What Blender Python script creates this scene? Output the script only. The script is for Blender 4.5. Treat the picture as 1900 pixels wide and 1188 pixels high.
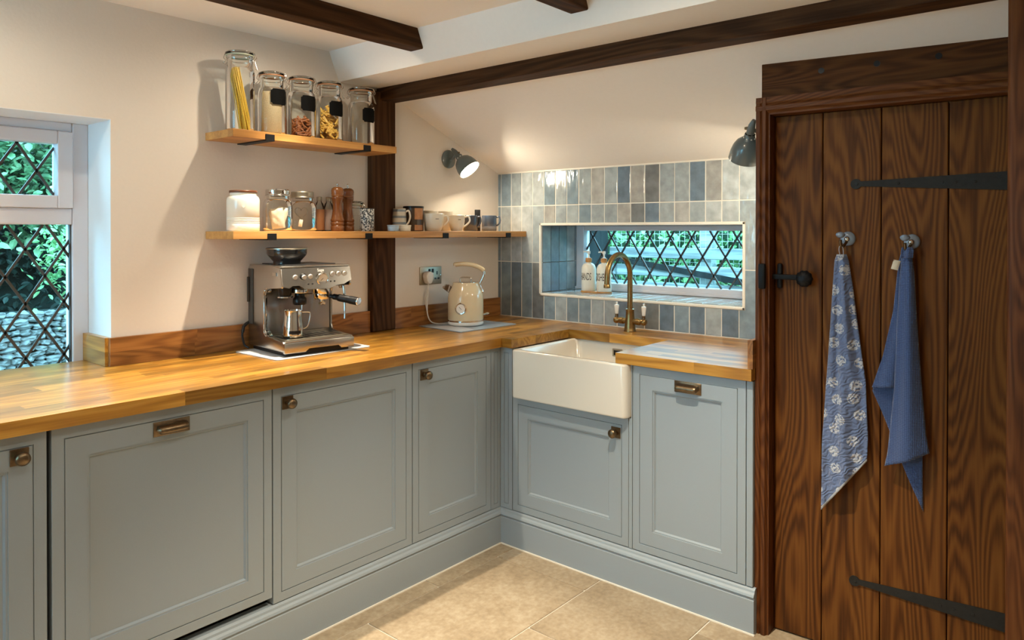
import bpy, bmesh, math, random
from mathutils import Vector, Matrix, Euler
PI = math.pi
S = bpy.context.scene
C = S.collection
for o in list(bpy.data.objects): bpy.data.objects.remove(o)

# ------------------------------------------------------------------ camera
YAW, PITCH, ROLL = 0.7033, -0.0072, 0.0006
FPX, PY = 1354.05, 437.93
F_ = Vector((math.cos(YAW)*math.cos(PITCH), math.sin(YAW)*math.cos(PITCH), math.sin(PITCH)))
R_ = Vector((math.sin(YAW), -math.cos(YAW), 0)); U_ = R_.cross(F_)
R2 = R_*math.cos(ROLL)+U_*math.sin(ROLL); U2 = U_*math.cos(ROLL)-R_*math.sin(ROLL)
cam = bpy.data.cameras.new('camera'); co = bpy.data.objects.new('camera', cam); C.objects.link(co)
co.matrix_world = Matrix(((R2.x,U2.x,-F_.x,-3.0691),(R2.y,U2.y,-F_.y,-2.7070),(R2.z,U2.z,-F_.z,1.3823),(0,0,0,1)))
cam.sensor_fit = 'HORIZONTAL'; cam.sensor_width = 36; cam.lens = FPX/1900*36
cam.shift_y = -(594-PY)/1900; cam.clip_start = 0.05
S.camera = co
FACE = math.atan2(R_.y, R_.x)          # local x to image right, local -y to the viewer

# ------------------------------------------------------------------ world, lights, exposure
S.view_settings.view_transform = 'Standard'; S.view_settings.look = 'None'
S.view_settings.gamma = 1; S.view_settings.use_curve_mapping = False
S.view_settings.exposure = 0.34
w = bpy.data.worlds.new('dusk_sky'); S.world = w; w.use_nodes = True
bg = w.node_tree.nodes['Background']; bg.inputs[0].default_value = (0.38, 0.74, 1.0, 1); bg.inputs[1].default_value = 11.0
WARM = (1.0, 0.86, 0.66)
def spot(name, loc, power, ang, blend, rad=.014, col=WARM, aim=(0,0,-1)):
    l = bpy.data.lights.new(name, 'SPOT'); l.energy = power; l.spot_size = math.radians(ang); l.spot_blend = blend
    l.shadow_soft_size = rad; l.color = col
    o = bpy.data.objects.new(name, l); C.objects.link(o); o.location = loc
    o.rotation_euler = Vector(aim).to_track_quat('-Z','Y').to_euler()
    return o
# recessed ceiling downlights, in rows between the joists
# (each a narrow bright beam with a weak wide spill)
for x, y, k, q in ((-1.50,-.43,2.5,1.18),(-2.45,-.43,1.85,.76),(-3.40,-.43,1.4,.75),(-1.50,-1.70,4.0,1.4),(-2.45,-1.95,1.3,1.3),(-3.4,-1.95,1.0,1.0)):
    spot('downlight_beam', (x,y,2.165), 52*k, 66 if y > -1 else 84, 1.0)
    spot('downlight_spill', (x,y,2.165), 11*q, 178, 1.0)

# ------------------------------------------------------------------ helpers
def newbm(): return bmesh.new()
def box(bm, x0,x1,y0,y1,z0,z1, bev=0, seg=1):
    vs=[bm.verts.new((x,y,z)) for x in (x0,x1) for y in (y0,y1) for z in (z0,z1)]
    fs=[]
    for q in ((0,1,3,2),(4,6,7,5),(0,4,5,1),(2,3,7,6),(0,2,6,4),(1,5,7,3)):
        fs.append(bm.faces.new([vs[i] for i in q]))
    if bev:
        es=list({e for f in fs for e in f.edges})
        bmesh.ops.bevel(bm, geom=es, offset=bev, segments=seg, affect='EDGES', profile=.5)
    return vs
def lathe(bm, prof, seg=32, c=(0,0,0), axis='z', cap=True, mat=None):
    rings=[]
    for r,z in prof:
        ring=[]
        if r<1e-6:
            v=(0,0,z); ring=[bm.verts.new(v)]
        else:
            for k in range(seg):
                a=2*PI*k/seg; ring.append(bm.verts.new((r*math.cos(a), r*math.sin(a), z)))
        rings.append(ring)
    for a,b in zip(rings,rings[1:]):
        if len(a)==1 and len(b)==1: continue
        for k in range(seg):
            k2=(k+1)%seg
            if len(a)==1: bm.faces.new((a[0],b[k2],b[k]))
            elif len(b)==1: bm.faces.new((a[k],a[k2],b[0]))
            else: bm.faces.new((a[k],a[k2],b[k2],b[k]))
    if cap:
        if len(rings[0])>1: bm.faces.new(list(reversed(rings[0])))
        if len(rings[-1])>1: bm.faces.new(rings[-1])
    vs=[v for r in rings for v in r]
    M=Matrix.Identity(4)
    if axis=='x': M=Matrix.Rotation(PI/2,4,'Y')
    elif axis=='y': M=Matrix.Rotation(-PI/2,4,'X')     # +z -> +y
    elif axis=='-y': M=Matrix.Rotation(PI/2,4,'X')     # +z -> -y
    elif isinstance(axis,Vector): M=axis.to_track_quat('Z','Y').to_matrix().to_4x4()
    if mat is not None: M=mat
    M=Matrix.Translation(c)@M
    for v in vs: v.co=M@v.co
    return vs
def tube(bm, pts, r, seg=8, caps=True):
    pts=[Vector(p) for p in pts]; n=len(pts)
    rs=r if isinstance(r,(list,tuple)) else [r]*n
    up=None; rings=[]
    for i,p in enumerate(pts):
        t=(pts[min(i+1,n-1)]-pts[max(i-1,0)]).normalized()
        if up is None:
            up=Vector((0,0,1)) if abs(t.z)<.9 else Vector((1,0,0))
        a=t.cross(up)
        if a.length<1e-6: a=t.cross(Vector((0,1,0)))
        a.normalize(); b=a.cross(t).normalized(); up=b
        rings.append([bm.verts.new(p+rs[i]*(a*math.cos(2*PI*k/seg)+b*math.sin(2*PI*k/seg))) for k in range(seg)])
    for A,B in zip(rings,rings[1:]):
        for k in range(seg):
            bm.faces.new((A[k],B[k],B[(k+1)%seg],A[(k+1)%seg]))
    if caps:
        bm.faces.new(rings[0]); bm.faces.new(list(reversed(rings[-1])))
def smooth_path(pts, n=6):
    P=[Vector(p) for p in pts]; P=[P[0]*2-P[1]]+P+[P[-1]*2-P[-2]]; out=[]
    for i in range(1,len(P)-2):
        for k in range(n):
            t=k/n; a,b,c,d=P[i-1],P[i],P[i+1],P[i+2]
            out.append(.5*((2*b)+(c-a)*t+(2*a-5*b+4*c-d)*t*t+(3*b-a-3*c+d)*t**3))
    out.append(P[-2]); return out
def prism(bm, poly, axis, a, b, bev=0):
    def pt(p,h):
        return {'x':(h,p[0],p[1]),'y':(p[0],h,p[1]),'z':(p[0],p[1],h)}[axis]
    A=[bm.verts.new(pt(p,a)) for p in poly]; B=[bm.verts.new(pt(p,b)) for p in poly]
    n=len(poly); fs=[bm.faces.new(A),bm.faces.new(list(reversed(B)))]
    for i in range(n): fs.append(bm.faces.new((A[i],B[i],B[(i+1)%n],A[(i+1)%n])))
    if bev:
        es=list({e for f in fs for e in f.edges})
        bmesh.ops.bevel(bm, geom=es, offset=bev, segments=2, affect='EDGES', profile=.5)
def obj(name, bm, mat=None, parent=None, smooth=None, loc=None, rot=None):
    bmesh.ops.recalc_face_normals(bm, faces=bm.faces)
    if smooth is not None:
        for f in bm.faces: f.smooth=True
        for e in bm.edges:
            if len(e.link_faces)==2 and e.calc_face_angle(0)>math.radians(smooth): e.smooth=False
    me=bpy.data.meshes.new(name); bm.to_mesh(me); bm.free()
    if mat: me.materials.append(mat)
    o=bpy.data.objects.new(name, me); C.objects.link(o)
    if parent: o.parent=parent
    if loc: o.location=loc
    if rot: o.rotation_euler=rot
    return o
def thing(name, label, cat, loc=(0,0,0), rz=0, group=None, kind=None):
    o=bpy.data.objects.new(name,None); C.objects.link(o); o.empty_display_size=.05
    o.location=loc; o.rotation_euler=(0,0,rz)
    return tag(o,label,cat,group,kind)
def tag(o,label=None,cat=None,group=None,kind=None):
    if label: o['label']=label
    if cat: o['category']=cat
    if group: o['group']=group
    if kind: o['kind']=kind
    return o
def struct(name, bm, mat, label=None, parent=None, smooth=None):
    o=obj(name,bm,mat,parent,smooth)
    if not parent: o['kind']='structure'
    if label: o['label']=label
    return o
def meshobj(name, me, mat_override=None, parent=None, loc=None, rot=None, scale=None):
    o=bpy.data.objects.new(name,me); C.objects.link(o)
    if parent: o.parent=parent
    if loc: o.location=loc
    if rot: o.rotation_euler=rot
    if scale: o.scale=scale
    return o

# ------------------------------------------------------------------ materials
def lin(r,g,b):
    f=lambda c:(c/255/12.92 if c/255<=.04045 else ((c/255+.055)/1.055)**2.4)
    return (f(r),f(g),f(b),1)
def mat(name):
    m=bpy.data.materials.new(name); m.use_nodes=True
    nt=m.node_tree; return m,nt,nt.nodes['Principled BSDF']
def N(nt,t,**kw):
    n=nt.nodes.new(t)
    for k,v in kw.items():
        if k.startswith('i_'):
            n.inputs[k[2:].replace('_',' ')].default_value=v
        else: setattr(n,k,v)
    return n
def ramp(nt,stops):
    n=nt.nodes.new('ShaderNodeValToRGB'); e=n.color_ramp.elements
    while len(e)<len(stops): e.new(.5)
    for k,(p,c) in enumerate(stops): e[k].position=p; e[k].color=c
    return n
def plain(name,col,rough=.5,metal=0,bump=0,bscale=60,coat=0,var=0,spec=None):
    m,nt,b=mat(name); L=nt.links
    b.inputs['Base Color'].default_value=col; b.inputs['Roughness'].default_value=rough; b.inputs['Metallic'].default_value=metal
    if coat: b.inputs['Coat Weight'].default_value=coat; b.inputs['Coat Roughness'].default_value=.08
    if spec is not None: b.inputs['Specular IOR Level'].default_value=spec
    tc=N(nt,'ShaderNodeTexCoord'); nz=N(nt,'ShaderNodeTexNoise'); nz.inputs['Scale'].default_value=bscale; nz.inputs['Detail'].default_value=4
    L.new(tc.outputs['Object'],nz.inputs['Vector'])
    if var:
        mx=N(nt,'ShaderNodeMix',data_type='RGBA'); mx.inputs[6].default_value=[c*(1-var) for c in col[:3]]+[1]; mx.inputs[7].default_value=[min(1,c*(1+var)) for c in col[:3]]+[1]
        L.new(nz.outputs['Fac'],mx.inputs[0]); L.new(mx.outputs[2],b.inputs['Base Color'])
    if bump:
        bp=N(nt,'ShaderNodeBump'); bp.inputs['Strength'].default_value=bump; bp.inputs['Distance'].default_value=.002
        L.new(nz.outputs['Fac'],bp.inputs['Height']); L.new(bp.outputs[0],b.inputs['Normal'])
    return m
def wood(name, axis, dark, mid, light, rough=.4, coat=0., ring=9., rs=1., tint=.25, bump=.15, spec=.35, rmix=.6):
    """grain along axis; every object gets its own offset and tint"""
    m,nt,b=mat(name); L=nt.links
    tc=N(nt,'ShaderNodeTexCoord'); oi=N(nt,'ShaderNodeObjectInfo')
    off=N(nt,'ShaderNodeVectorMath',operation='SCALE'); off.inputs[0].default_value=(7.3,5.1,9.7); L.new(oi.outputs['Random'],off.inputs[3])
    ad=N(nt,'ShaderNodeVectorMath',operation='ADD'); L.new(tc.outputs['Object'],ad.inputs[0]); L.new(off.outputs[0],ad.inputs[1])
    def mp(a,c):
        n=N(nt,'ShaderNodeVectorMath',operation='MULTIPLY'); v=[c,c,c]; v['xyz'.index(axis)]=a; n.inputs[1].default_value=v
        L.new(ad.outputs[0],n.inputs[0]); return n
    m1=mp(.55*rs,4*rs)
    n0=N(nt,'ShaderNodeTexNoise'); n0.inputs['Scale'].default_value=1.3; n0.inputs['Detail'].default_value=1.2; L.new(m1.outputs[0],n0.inputs['Vector'])
    # growth rings as contour lines of a stretched noise field
    mul=N(nt,'ShaderNodeMath',operation='MULTIPLY'); mul.inputs[1].default_value=ring*2*PI; L.new(n0.outputs['Fac'],mul.inputs[0])
    m4=mp(1.2,26); n4=N(nt,'ShaderNodeTexNoise'); n4.inputs['Scale'].default_value=2.; n4.inputs['Detail'].default_value=3; L.new(m4.outputs[0],n4.inputs['Vector'])
    pa=N(nt,'ShaderNodeMath',operation='MULTIPLY_ADD'); pa.inputs[1].default_value=7.; L.new(n4.outputs['Fac'],pa.inputs[0]); L.new(mul.outputs[0],pa.inputs[2])
    sn=N(nt,'ShaderNodeMath',operation='SINE'); L.new(pa.outputs[0],sn.inputs[0])
    rr=N(nt,'ShaderNodeMapRange'); rr.inputs[1].default_value=-1; rr.inputs[2].default_value=1; L.new(sn.outputs[0],rr.inputs[0])
    m2=mp(2.2,75)
    n1=N(nt,'ShaderNodeTexNoise'); n1.inputs['Scale'].default_value=2.2; n1.inputs['Detail'].default_value=5; n1.inputs['Distortion'].default_value=.4; L.new(m2.outputs[0],n1.inputs['Vector'])
    m3=mp(.6,6); n2=N(nt,'ShaderNodeTexNoise'); n2.inputs['Scale'].default_value=1.; n2.inputs['Detail'].default_value=2; L.new(m3.outputs[0],n2.inputs['Vector'])
    mx=N(nt,'ShaderNodeMix'); mx.inputs[0].default_value=rmix; L.new(rr.outputs[0],mx.inputs[2]); L.new(n1.outputs['Fac'],mx.inputs[3])
    mx2=N(nt,'ShaderNodeMix'); mx2.inputs[0].default_value=.35; L.new(mx.outputs[0],mx2.inputs[2]); L.new(n2.outputs['Fac'],mx2.inputs[3])
    rp=ramp(nt,[(.22,dark),(.5,mid),(.78,light)]); L.new(mx2.outputs[0],rp.inputs[0])
    hs=N(nt,'ShaderNodeHueSaturation'); mr=N(nt,'ShaderNodeMapRange'); mr.inputs[3].default_value=1-tint; mr.inputs[4].default_value=1+tint
    L.new(oi.outputs['Random'],mr.inputs[0]); L.new(mr.outputs[0],hs.inputs['Value']); L.new(rp.outputs[0],hs.inputs['Color'])
    L.new(hs.outputs[0],b.inputs['Base Color'])
    b.inputs['Roughness'].default_value=rough; b.inputs['Specular IOR Level'].default_value=spec
    if coat: b.inputs['Coat Weight'].default_value=coat; b.inputs['Coat Roughness'].default_value=.25
    bp=N(nt,'ShaderNodeBump'); bp.inputs['Strength'].default_value=bump; bp.inputs['Distance'].default_value=.001
    L.new(mx.outputs[0],bp.inputs['Height']); L.new(bp.outputs[0],b.inputs['Normal'])
    return m
def glassmat(name, tint=(1,1,1,1), ior=1.45, rough=.01):
    m=bpy.data.materials.new(name); m.use_nodes=True; nt=m.node_tree; nt.nodes.clear(); L=nt.links
    out=N(nt,'ShaderNodeOutputMaterial'); tr=N(nt,'ShaderNodeBsdfTransparent'); tr.inputs[0].default_value=tint
    gl=N(nt,'ShaderNodeBsdfGlossy'); gl.inputs['Roughness'].default_value=rough
    fr=N(nt,'ShaderNodeFresnel'); fr.inputs[0].default_value=ior
    mx=N(nt,'ShaderNodeMixShader'); L.new(fr.outputs[0],mx.inputs[0]); L.new(tr.outputs[0],mx.inputs[1]); L.new(gl.outputs[0],mx.inputs[2]); L.new(mx.outputs[0],out.inputs[0])
    return m
def emis(name,col,st):
    m,nt,b=mat(name); b.inputs['Base Color'].default_value=col; b.inputs['Emission Color'].default_value=col; b.inputs['Emission Strength'].default_value=st
    return m
M={}
M['plaster']=plain('plaster',(.80,.735,.66,1),.75,bump=.25,bscale=90,var=.02)
M['ceilpaint']=plain('ceiling_paint',(.90,.86,.81,1),.8,bump=.15,bscale=60,var=.02)
M['cab']=plain('cabinet_paint',(.310,.362,.402,1),.42,bump=.12,bscale=220,var=.015)
M['upvc']=plain('white_upvc',(.72,.70,.74,1),.3,bump=.03,bscale=30)
M['revealwhite']=plain('reveal_paint',(.82,.84,.86,1),.6,bump=.1,bscale=60)
M['lead']=plain('lead_strip',(.10,.095,.09,1),.5,.6,bump=.2,bscale=200)
M['trimwhite']=plain('tile_trim',(.85,.80,.70,1),.4,bump=.05)
M['grout']=plain('grout',(.80,.77,.69,1),.85,bump=.2,bscale=300)
M['ceramic']=plain('fireclay',(.80,.75,.66,1),.22,coat=.4,bump=.03,bscale=40)
M['brass']=plain('aged_brass',(.30,.20,.085,1),.33,1,bump=.15,bscale=90,var=.35)
M['bronze']=plain('dark_bronze',(.20,.145,.09,1),.34,1,bump=.15,bscale=120,var=.4)
M['steel']=plain('brushed_steel',(.50,.485,.46,1),.27,1,bump=.05,bscale=200,var=.05)
M['satin']=plain('satin_steel',(.78,.76,.73,1),.38,.6,bump=.03)
M['darkgrey']=plain('dark_grey_plastic',(.045,.040,.034,1),.4,bump=.05,spec=.3)
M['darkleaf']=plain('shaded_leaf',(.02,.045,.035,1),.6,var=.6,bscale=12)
M['chrome']=plain('chrome',(.68,.66,.63,1),.1,1,bump=.01)
M['nickel']=plain('brushed_nickel',(.42,.38,.30,1),.35,1,bump=.05,bscale=200)
M['black']=plain('black_plastic',(.008,.008,.009,1),.35,bump=.05,bscale=150,spec=.3)
M['blackmetal']=plain('black_iron',(.008,.008,.009,1),.5,0,bump=.4,bscale=90,spec=.2)
M['iron']=plain('wrought_iron',(.020,.019,.017,1),.6,0,bump=.6,bscale=60,var=.3,spec=.25)
M['cream']=plain('cream_enamel',(.72,.60,.40,1),.22,coat=.5,bump=.02)
M['whiteglaze']=plain('white_glaze',(.80,.75,.65,1),.28,coat=.3,bump=.03)
M['creamglaze']=plain('cream_glaze',(.72,.65,.53,1),.3,coat=.3,bump=.03)
M['blueglaze']=plain('blue_glaze',(.075,.105,.16,1),.22,coat=.5,bump=.05,var=.15)
M['navyglaze']=plain('navy_glaze',(.045,.06,.095,1),.22,coat=.5,bump=.05,var=.15)
M['paleblue']=plain('pale_blue_glaze',(.33,.42,.52,1),.3,coat=.3,bump=.03)
M['lampgrey']=plain('lamp_enamel',(.105,.13,.13,1),.3,coat=.4,bump=.03)
M['lampwhite']=plain('lamp_inner_white',(.85,.83,.78,1),.4,bump=.02)
M['whiteplastic']=plain('white_plastic',(.80,.78,.74,1),.35,bump=.02)
M['frost']=plain('frosted_bottle',(.80,.76,.66,1),.35,coat=.2,bump=.02)
M['ink']=plain('black_ink',(.02,.02,.02,1),.6,bump=.02)
M['chalk']=plain('chalkboard_label',(.004,.004,.004,1),.8,bump=.1,spec=.08)
M['porcelain']=plain('porcelain',(.82,.78,.72,1),.15,coat=.5,bump=.02)
M['bluegreyporc']=plain('blue_grey_porcelain',(.22,.28,.36,1),.12,coat=.6,bump=.02)
M['slatemat']=plain('blue_grey_board',(.30,.35,.40,1),.45,bump=.05,var=.1)
M['palemat']=plain('pale_board',(.55,.57,.60,1),.4,bump=.05)
M['rubber']=plain('rubber_seal',(.42,.20,.10,1),.6,bump=.1)
M['rubberpale']=plain('pale_rubber_seal',(.45,.50,.38,1),.5,bump=.1)
M['pasta']=plain('durum_pasta',(.72,.44,.09,1),.5,bump=.1,var=.2)
M['spag']=plain('spaghetti',(.80,.47,.045,1),.45,bump=.05,var=.45,bscale=260)
M['redpasta']=plain('red_pasta',(.30,.10,.03,1),.55,bump=.1,var=.45)
M['rice']=plain('rice',(.56,.44,.27,1),.7,bump=1.,bscale=420,var=.35)
M['teabag']=plain('paper_bag',(.72,.64,.50,1),.8,bump=.4,bscale=80,var=.12)
M['label_brown']=plain('tin_brown',(.055,.033,.018,1),.35,bump=.05,coat=.2)
M['tinorange']=plain('tin_orange_label',(.45,.20,.08,1),.5,bump=.1,var=.35)
M['bottlebrown']=plain('bottle_brown_label',(.42,.20,.09,1),.5,bump=.05)
M['bottlepink']=plain('bottle_pale_label',(.50,.42,.40,1),.5,bump=.05)
M['glass']=glassmat('clear_glass',(.93,.95,.94,1))
M['windowglass']=glassmat('window_glass',(.86,.97,.97,1),1.25)
M['smokeglass']=glassmat('smoked_plastic',(.20,.20,.21,1))
M['bulb']=emis('lamp_glow',(1,.86,.64,1),95)
M['stem']=plain('dark_hedge',(.012,.022,.016,1),.9,bump=1,bscale=30,var=.5)
M['hopper']=plain('smoked_hopper',(.015,.015,.016,1),.12,coat=.4,bump=.02)
M['beans']=plain('coffee_beans',(.03,.015,.008,1),.4,bump=1,bscale=200)
M['wire']=plain('galvanised_wire',(.6,.65,.65,1),.5,.5)
M['stem2']=plain('mid_hedge',(.03,.075,.04,1),.9,bump=1,bscale=30,var=.5)
OAK=lambda n,a,**k: wood(n,a,(.235,.098,.014,1),(.41,.190,.027,1),(.55,.29,.055,1),**k)
for a in 'xyz': M['oak_'+a]=OAK('oak_worktop_'+a,a,rough=.30,coat=.45,ring=14,tint=.34,rs=1.2)
for a in 'xyz': M['splash_'+a]=wood('oak_upstand_'+a,a,(.15,.058,.016,1),(.30,.125,.034,1),(.42,.19,.055,1),rough=.35,coat=.1,ring=18,tint=.25,rs=1.3)
for a in 'xyz': M['beam_'+a]=wood('dark_beam_'+a,a,(.017,.007,.0022,1),(.056,.023,.0085,1),(.102,.046,.017,1),rough=.65,ring=16,tint=.1,rs=1.,spec=.15)
for a in 'xz': M['door_'+a]=wood('door_oak_'+a,a,(.042,.0125,.0028,1),(.118,.040,.0072,1),(.185,.070,.013,1),rough=.55,ring=36,tint=.14,rs=.9,bump=.3,spec=.16,rmix=.52)
for a in 'xz': M['frame_'+a]=wood('frame_oak_'+a,a,(.045,.012,.0035,1),(.115,.036,.009,1),(.17,.060,.016,1),rough=.5,ring=26,tint=.08,rs=1.6,spec=.2)
M['lintel']=wood('lintel_oak','x',(.036,.011,.003,1),(.090,.031,.008,1),(.135,.052,.013,1),rough=.65,ring=30,tint=.05,rs=1.3,spec=.15)
M['millwood']=wood('mill_wood','z',(.11,.035,.010,1),(.20,.070,.018,1),(.27,.10,.028,1),rough=.25,coat=.5,ring=5,tint=.05)
M['lidwood']=wood('lid_wood','x',(.08,.025,.010,1),(.17,.06,.025,1),(.25,.10,.04,1),rough=.35,coat=.2,ring=6,tint=.05)
M['collarwood']=wood('collar_wood','x',(.33,.15,.05,1),(.48,.24,.08,1),(.58,.32,.12,1),rough=.5,ring=6,tint=.05)
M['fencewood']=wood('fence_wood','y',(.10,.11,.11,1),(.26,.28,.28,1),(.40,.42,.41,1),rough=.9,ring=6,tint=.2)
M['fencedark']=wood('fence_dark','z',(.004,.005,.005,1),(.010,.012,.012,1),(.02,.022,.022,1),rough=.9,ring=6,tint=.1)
# glazed wall tile: colour from the object
def tilemat():
    m,nt,b=mat('glazed_tile'); L=nt.links
    oi=N(nt,'ShaderNodeObjectInfo'); tc=N(nt,'ShaderNodeTexCoord')
    off=N(nt,'ShaderNodeVectorMath',operation='SCALE'); off.inputs[0].default_value=(3,5,7); L.new(oi.outputs['Random'],off.inputs[3])
    ad=N(nt,'ShaderNodeVectorMath',operation='ADD'); L.new(tc.outputs['Object'],ad.inputs[0]); L.new(off.outputs[0],ad.inputs[1])
    n1=N(nt,'ShaderNodeTexNoise'); n1.inputs['Scale'].default_value=22; n1.inputs['Detail'].default_value=5; L.new(ad.outputs[0],n1.inputs['Vector'])
    mr=N(nt,'ShaderNodeMapRange'); mr.inputs[1].default_value=.3; mr.inputs[2].default_value=.7; mr.inputs[3].default_value=.88; mr.inputs[4].default_value=1.32; L.new(n1.outputs['Fac'],mr.inputs[0])
    hs=N(nt,'ShaderNodeHueSaturation'); L.new(oi.outputs['Color'],hs.inputs['Color']); L.new(mr.outputs[0],hs.inputs['Value'])
    L.new(hs.outputs[0],b.inputs['Base Color'])
    b.inputs['Roughness'].default_value=.13; b.inputs['Coat Weight'].default_value=.3; b.inputs['Coat Roughness'].default_value=.05
    mp=N(nt,'ShaderNodeVectorMath',operation='MULTIPLY'); mp.inputs[1].default_value=(1,1,.35); L.new(ad.outputs[0],mp.inputs[0])
    n2=N(nt,'ShaderNodeTexNoise'); n2.inputs['Scale'].default_value=38; n2.inputs['Detail'].default_value=2; L.new(mp.outputs[0],n2.inputs['Vector'])
    bp=N(nt,'ShaderNodeBump'); bp.inputs['Strength'].default_value=.7; bp.inputs['Distance'].default_value=.004; L.new(n2.outputs['Fac'],bp.inputs['Height']); L.new(bp.outputs[0],b.inputs['Normal'])
    return m
M['tile']=tilemat()
def stonemat():
    m,nt,b=mat('limestone_floor'); L=nt.links
    oi=N(nt,'ShaderNodeObjectInfo'); tc=N(nt,'ShaderNodeTexCoord')
    off=N(nt,'ShaderNodeVectorMath',operation='SCALE'); off.inputs[0].default_value=(13,15,7); L.new(oi.outputs['Random'],off.inputs[3])
    ad=N(nt,'ShaderNodeVectorMath',operation='ADD'); L.new(tc.outputs['Object'],ad.inputs[0]); L.new(off.outputs[0],ad.inputs[1])
    n1=N(nt,'ShaderNodeTexNoise'); n1.inputs['Scale'].default_value=5; n1.inputs['Detail'].default_value=7; n1.inputs['Roughness'].default_value=.65; L.new(ad.outputs[0],n1.inputs['Vector'])
    n2=N(nt,'ShaderNodeTexNoise'); n2.inputs['Scale'].default_value=60; n2.inputs['Detail'].default_value=4; L.new(ad.outputs[0],n2.inputs['Vector'])
    mx=N(nt,'ShaderNodeMix'); mx.inputs[0].default_value=.4; L.new(n1.outputs['Fac'],mx.inputs[2]); L.new(n2.outputs['Fac'],mx.inputs[3])
    rp=ramp(nt,[(.3,(.225,.165,.102,1)),(.5,(.350,.272,.178,1)),(.7,(.47,.39,.28,1))]); L.new(mx.outputs[0],rp.inputs[0])
    hs=N(nt,'ShaderNodeHueSaturation'); mr=N(nt,'ShaderNodeMapRange'); mr.inputs[3].default_value=.88; mr.inputs[4].default_value=1.1; L.new(oi.outputs['Random'],mr.inputs[0]); L.new(mr.outputs[0],hs.inputs['Value']); L.new(rp.outputs[0],hs.inputs['Color'])
    L.new(hs.outputs[0],b.inputs['Base Color']); b.inputs['Roughness'].default_value=.5
    bp=N(nt,'ShaderNodeBump'); bp.inputs['Strength'].default_value=.3; bp.inputs['Distance'].default_value=.003; L.new(n2.outputs['Fac'],bp.inputs['Height']); L.new(bp.outputs[0],b.inputs['Normal'])
    return m
M['stone']=stonemat()
def leafmat(name,c1,c2,c3):
    m,nt,b=mat(name); L=nt.links
    tc=N(nt,'ShaderNodeTexCoord'); n=N(nt,'ShaderNodeTexNoise'); n.inputs['Scale'].default_value=9; n.inputs['Detail'].default_value=3; L.new(tc.outputs['Object'],n.inputs['Vector'])
    rp=ramp(nt,[(.3,c1),(.5,c2),(.7,c3)]); L.new(n.outputs['Fac'],rp.inputs[0]); L.new(rp.outputs[0],b.inputs['Base Color']); b.inputs['Roughness'].default_value=.45
    return m
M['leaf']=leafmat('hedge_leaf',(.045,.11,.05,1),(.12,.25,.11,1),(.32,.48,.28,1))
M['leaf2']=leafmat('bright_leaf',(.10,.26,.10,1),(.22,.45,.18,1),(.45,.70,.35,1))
M['rubble']=plain('rubble_stone',(.27,.27,.26,1),.9,bump=1,bscale=30,var=.3)
def speckmat():
    m,nt,b=mat('speckled_enamel'); L=nt.links
    tc=N(nt,'ShaderNodeTexCoord'); n=N(nt,'ShaderNodeTexNoise'); n.inputs['Scale'].default_value=150; n.inputs['Detail'].default_value=2; L.new(tc.outputs['Object'],n.inputs['Vector'])
    rp=ramp(nt,[(.47,(.03,.04,.05,1)),(.53,(.55,.55,.52,1))]); L.new(n.outputs['Fac'],rp.inputs[0]); L.new(rp.outputs[0],b.inputs['Base Color']); b.inputs['Roughness'].default_value=.3
    return m
M['speck']=speckmat()
def stripemat():
    m,nt,b=mat('striped_glaze'); L=nt.links
    tc=N(nt,'ShaderNodeTexCoord'); sp=N(nt,'ShaderNodeSeparateXYZ'); L.new(tc.outputs['Object'],sp.inputs[0])
    ml=N(nt,'ShaderNodeMath',operation='MULTIPLY'); ml.inputs[1].default_value=2*PI/.030; L.new(sp.outputs[2],ml.inputs[0])
    s=N(nt,'ShaderNodeMath',operation='SINE'); L.new(ml.outputs[0],s.inputs[0])
    rp=ramp(nt,[(.35,(.58,.53,.43,1)),(.5,(.20,.24,.27,1))]); L.new(s.outputs[0],rp.inputs[0]); L.new(rp.outputs[0],b.inputs['Base Color']); b.inputs['Roughness'].default_value=.3
    return m
M['stripe']=stripemat()
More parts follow.
